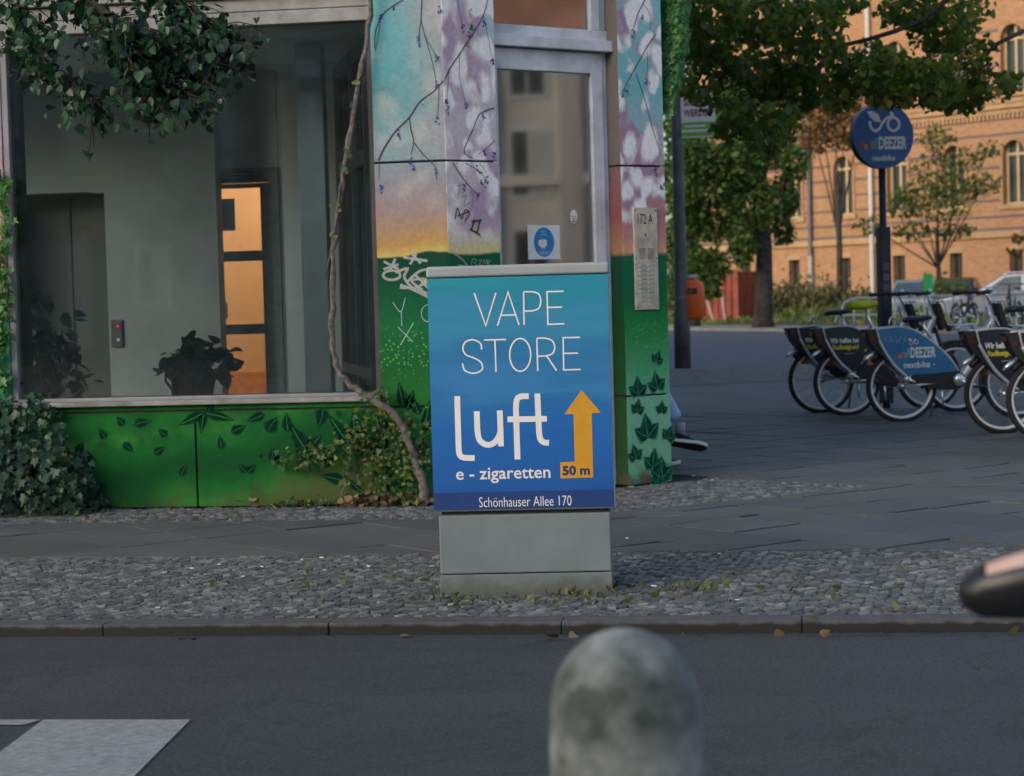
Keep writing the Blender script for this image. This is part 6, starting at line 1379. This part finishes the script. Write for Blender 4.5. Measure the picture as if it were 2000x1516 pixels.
skinned('sweater', [(*PP(-.01, 0, .53), .135, .155), (*PP(-.03, 0, .75), .133, .155), (*PP(-.04, 0, .95), .138, .178), (*PP(-.03, 0, 1.055), .093, .132), (*PP(-.03, -.185, 1.0), .068), (*PP(.02, -.235, .80), .057), (*PP(.2, -.13, .705), .046), (*PP(-.03, .185, 1.0), .068), (*PP(.02, .235, .80), .057), (*PP(.18, .11, .675), .046)], [(0, 1), (1, 2), (2, 3), (3, 4), (4, 5), (5, 6), (3, 7), (7, 8), (8, 9)], TOP, ps)
b = MB(); b.lathe([(.001, .11), (.05, .105), (.085, .07), (.1, .0), (.098, -.06), (.09, -.09)], 18, Matrix.Translation(PP(-.012, 0, 1.325))); b.build('hair', HAIR, ps, smooth=True)
for s_ in (-1, 1):
    b = MB(); b.lathe([(.001, -.011), (.008, -.008), (.011, 0), (.008, .008), (.001, .011)], 10, Matrix.Translation(PP(.104, .032*s_, 1.295))); b.build('eye', PAPER, ps, smooth=True)
    b = MB(); b.lathe([(.001, -.03), (.012, -.02), (.015, 0), (.013, .022), (.001, .03)], 8, Matrix.Translation(PP(.02, .088*s_, 1.28))); b.build('ear', SKIN, ps, smooth=True)
b = MB(); b.tube([PP(.10, 0, 1.30), PP(.122, 0, 1.27), PP(.108, 0, 1.255)], [.008, .014, .01], 8); b.build('nose', SKIN, ps, smooth=True)
for side_, hx in ((-1, PP(.28, -.09, .69)), (1, PP(.26, .06, .665))):
    b = MB()
    for k in range(4):
        o_ = lv_*(.022-.0145*k)*1.0; L_ = (.072, .08, .075, .06)[k]; p0 = np.array(hx)+qv*.03+o_
        b.tube([p0-qv*.03, p0+qv*L_*.5+np.array((0, 0, -.006)), p0+qv*L_*.8+np.array((0, 0, -.026)), p0+qv*L_*.86+np.array((0, 0, -.045))], [.012, .009, .008, .006], 7)
    p0 = np.array(hx)-lv_*side_*.02; b.tube([p0, p0+qv*.03-lv_*side_*.02, p0+qv*.055-lv_*side_*.018], [.012, .01, .007], 7); b.build('hand', SKIN, ps, smooth=True)
def shoe(heel, toe, upv, nm='shoe'):
    heel, toe, upv = (np.array(a, float) for a in (heel, toe, upv)); f = toe-heel; Ls = np.linalg.norm(f); f /= Ls; upv = upv-f*(upv @ f); upv /= np.linalg.norm(upv); r = np.cross(f, upv)
    st = [(0.0, .026, .0), (.03, .036, 0), (.25, .036, .0), (.5, .042, 0), (.72, .05, 0), (.88, .043, 0), (.97, .024, .004), (1.0, .008, .006)]
    def rings(hs, grow): return [[heel+f*(u*Ls)+r*((w+grow)*sgn)+upv*(h+dz) for sgn in (-1, 1) for h in ((hs[0], hs[1]) if sgn < 0 else (hs[1], hs[0]))] for u, w, dz in st]
    def loft(hs, grow, m, name, parent):
        rg = rings(hs, grow); vs = [p for g_ in rg for p in g_]; fs = []
        for i in range(len(rg)-1): fs += [(i*4+k, i*4+(k+1) % 4, (i+1)*4+(k+1) % 4, (i+1)*4+k) for k in range(4)]
        fs += [(3, 2, 1, 0), tuple((len(rg)-1)*4+k for k in range(4))]
        o = MB().add(vs, fs).build(name, m, parent, bevel=.004); return o
    # upper as a lofted half-oval
    n = 9; vs = []; fs = []; up_h = [(0, .075), (.04, .088), (.15, .092), (.3, .095), (.45, .085), (.6, .062), (.78, .046), (.92, .035), (.99, .02)]
    for u, hh in up_h:
        w = np.interp(u, [a[0] for a in st], [a[1] for a in st])*.95
        for k in range(n): a = math.pi*k/(n-1); vs.append(heel+f*(u*Ls)+r*(w*math.cos(a))+upv*(.022+(hh-.022)*math.sin(a)**.8))
    m = len(up_h)
    for i in range(m-1): fs += [(i*n+k, i*n+k+1, (i+1)*n+k+1, (i+1)*n+k) for k in range(n-1)]
    fs += [tuple(range(n)), tuple((m-1)*n+k for k in range(n))[::-1]]
    o = MB().add(vs, fs).build(nm, SHOE, ps, smooth=True); loft((.006, .032), .003, SOLE, 'sole', o); loft((0.0, .0058), .001, UNDER, 'outsole', o)
    MB().tube([heel+f*.13+upv*.088-r*.02, heel+f*.155+upv*.082+r*.02], .003, 6).build('lace', SHOE, o)
toe_ = shoe_tip; heel_ = at_depth(1303, 866, 14.74)
roll_up = np.array((0, .56, .83))                 # the sole turns a little towards the viewer
shoe(heel_, toe_, roll_up)
MB().tube([np.array(anR)+np.array((0, 0, .03)), np.array(anR)+np.array((0.004, 0, -.045))], [.038, .036], 12).build('sock', mat('lilac_grey_sock', (.42, .38, .46), .9), ps, smooth=True)
gtoe = on_ground(1329, 909, .015); shoe(gtoe-np.array((.285, -.03, 0)), gtoe, (0, 0, 1))
# the low stone ledge the person sits on
sd2 = np.array([SIDE_D[0], SIDE_D[1]]); nn2 = np.array([SIDE_D[1], -SIDE_D[0]])
bc = hip[:2]-qv[:2]*.05
b = MB(); b.box((-.2, -.32, 0), (.18, .32, .385)); ld = b.build('stone_block', STONEB if 'STONEB' in globals() else CONC, None, bevel=.012)
ld.location = (bc[0], bc[1], .002); ld.rotation_euler.z = math.atan2(qv[1], qv[0]); tag(ld, 'low concrete block seat behind the right pillar', 'block')

# ================================================================== WHAT THE GLASS REFLECTS: street behind the camera and across the crossing
def plain_block(name, label, p0, p1, h, m, rows, cols, depth=10.0):
    t = thing(name, label, 'building'); p0, p1 = np.array((*p0, 0.0)), np.array((*p1, 0.0)); d_ = (p1-p0); L_ = np.linalg.norm(d_); d_ /= L_; F = Frame(p0, d_, (0, 0, 1)); F.n = np.array([d_[1], -d_[0], 0])
    MB().fbox(F, 0, L_, 0, h, -depth, 0).build('wall', m, t)
    for i in range(cols):
        for j in range(rows):
            u = (i+.5)*L_/cols; z = 1.2+j*(h-1)/rows
            w_ = MB(); w_.fbox(F, u-.55, u+.55, z, z+1.9, 0.002, .06); w = w_.build('window', PAPER, t); MB().fbox(F, u-.45, u-.03, z+.1, z+1.8, .06, .065).build('pane', CURT if (i*7+j*3) % 5 < 2 else WGL, w); MB().fbox(F, u+.03, u+.45, z+.1, z+1.8, .06, .065).build('pane', WGL, w)
        
    for i in range(cols+1):
        u = min(L_-.35, i*L_/cols); MB().fbox(F, max(0, u-.3), u+.3, 0, h-.6, .001, .22).build('pilaster', CURT, t)
    b = MB(); b.fbox(F, 0, L_, h-.5, h, .001, .4); b.fbox(F, 0, L_, 4.2, 4.5, .001, .2); b.build('cornice', m, t)
    if m is BEI: MB().fbox(F, 0, L_, 8.2, 10.6, .23, .3).build('fascia_sign', mat('faded_red_fascia', (.72, .38, .27), .7, scale=.5, col2=(.25, .13, .10)), t)
    return t
CURT = mat('pale_curtain', (.62, .60, .55), .8)
BEI = mat('beige_render', (.82, .77, .68), .85, var=.15, scale=.5); GRYR = mat('grey_render', (.16, .18, .18), .9, var=.15, scale=.5)
plain_block('beige_house', 'beige rendered apartment house across the crossing, seen only as a reflection', (40, 34), (40, -12), 17, BEI, 6, 20)
plain_block('grey_house', 'grey apartment house behind the viewer, seen only as a reflection', (20, -34), (-44, -34), 14, GRYR, 5, 14)
plain_block('distant_house', 'grey apartment house far down the side street, hidden behind the corner building', (-70, 120), (-12, 128), 17, GRYR, 5, 14)
for i, (x, y) in enumerate(((-9, -9), (-15, -11))):
    c = copy_tree(bpy.data.objects['big_street_tree']); c.location = (x, y, 0); c.rotation_euler.z = i*1.7; c['group'] = 'street trees behind the viewer'; c['label'] = 'street tree on the near side, seen only in the window reflections'
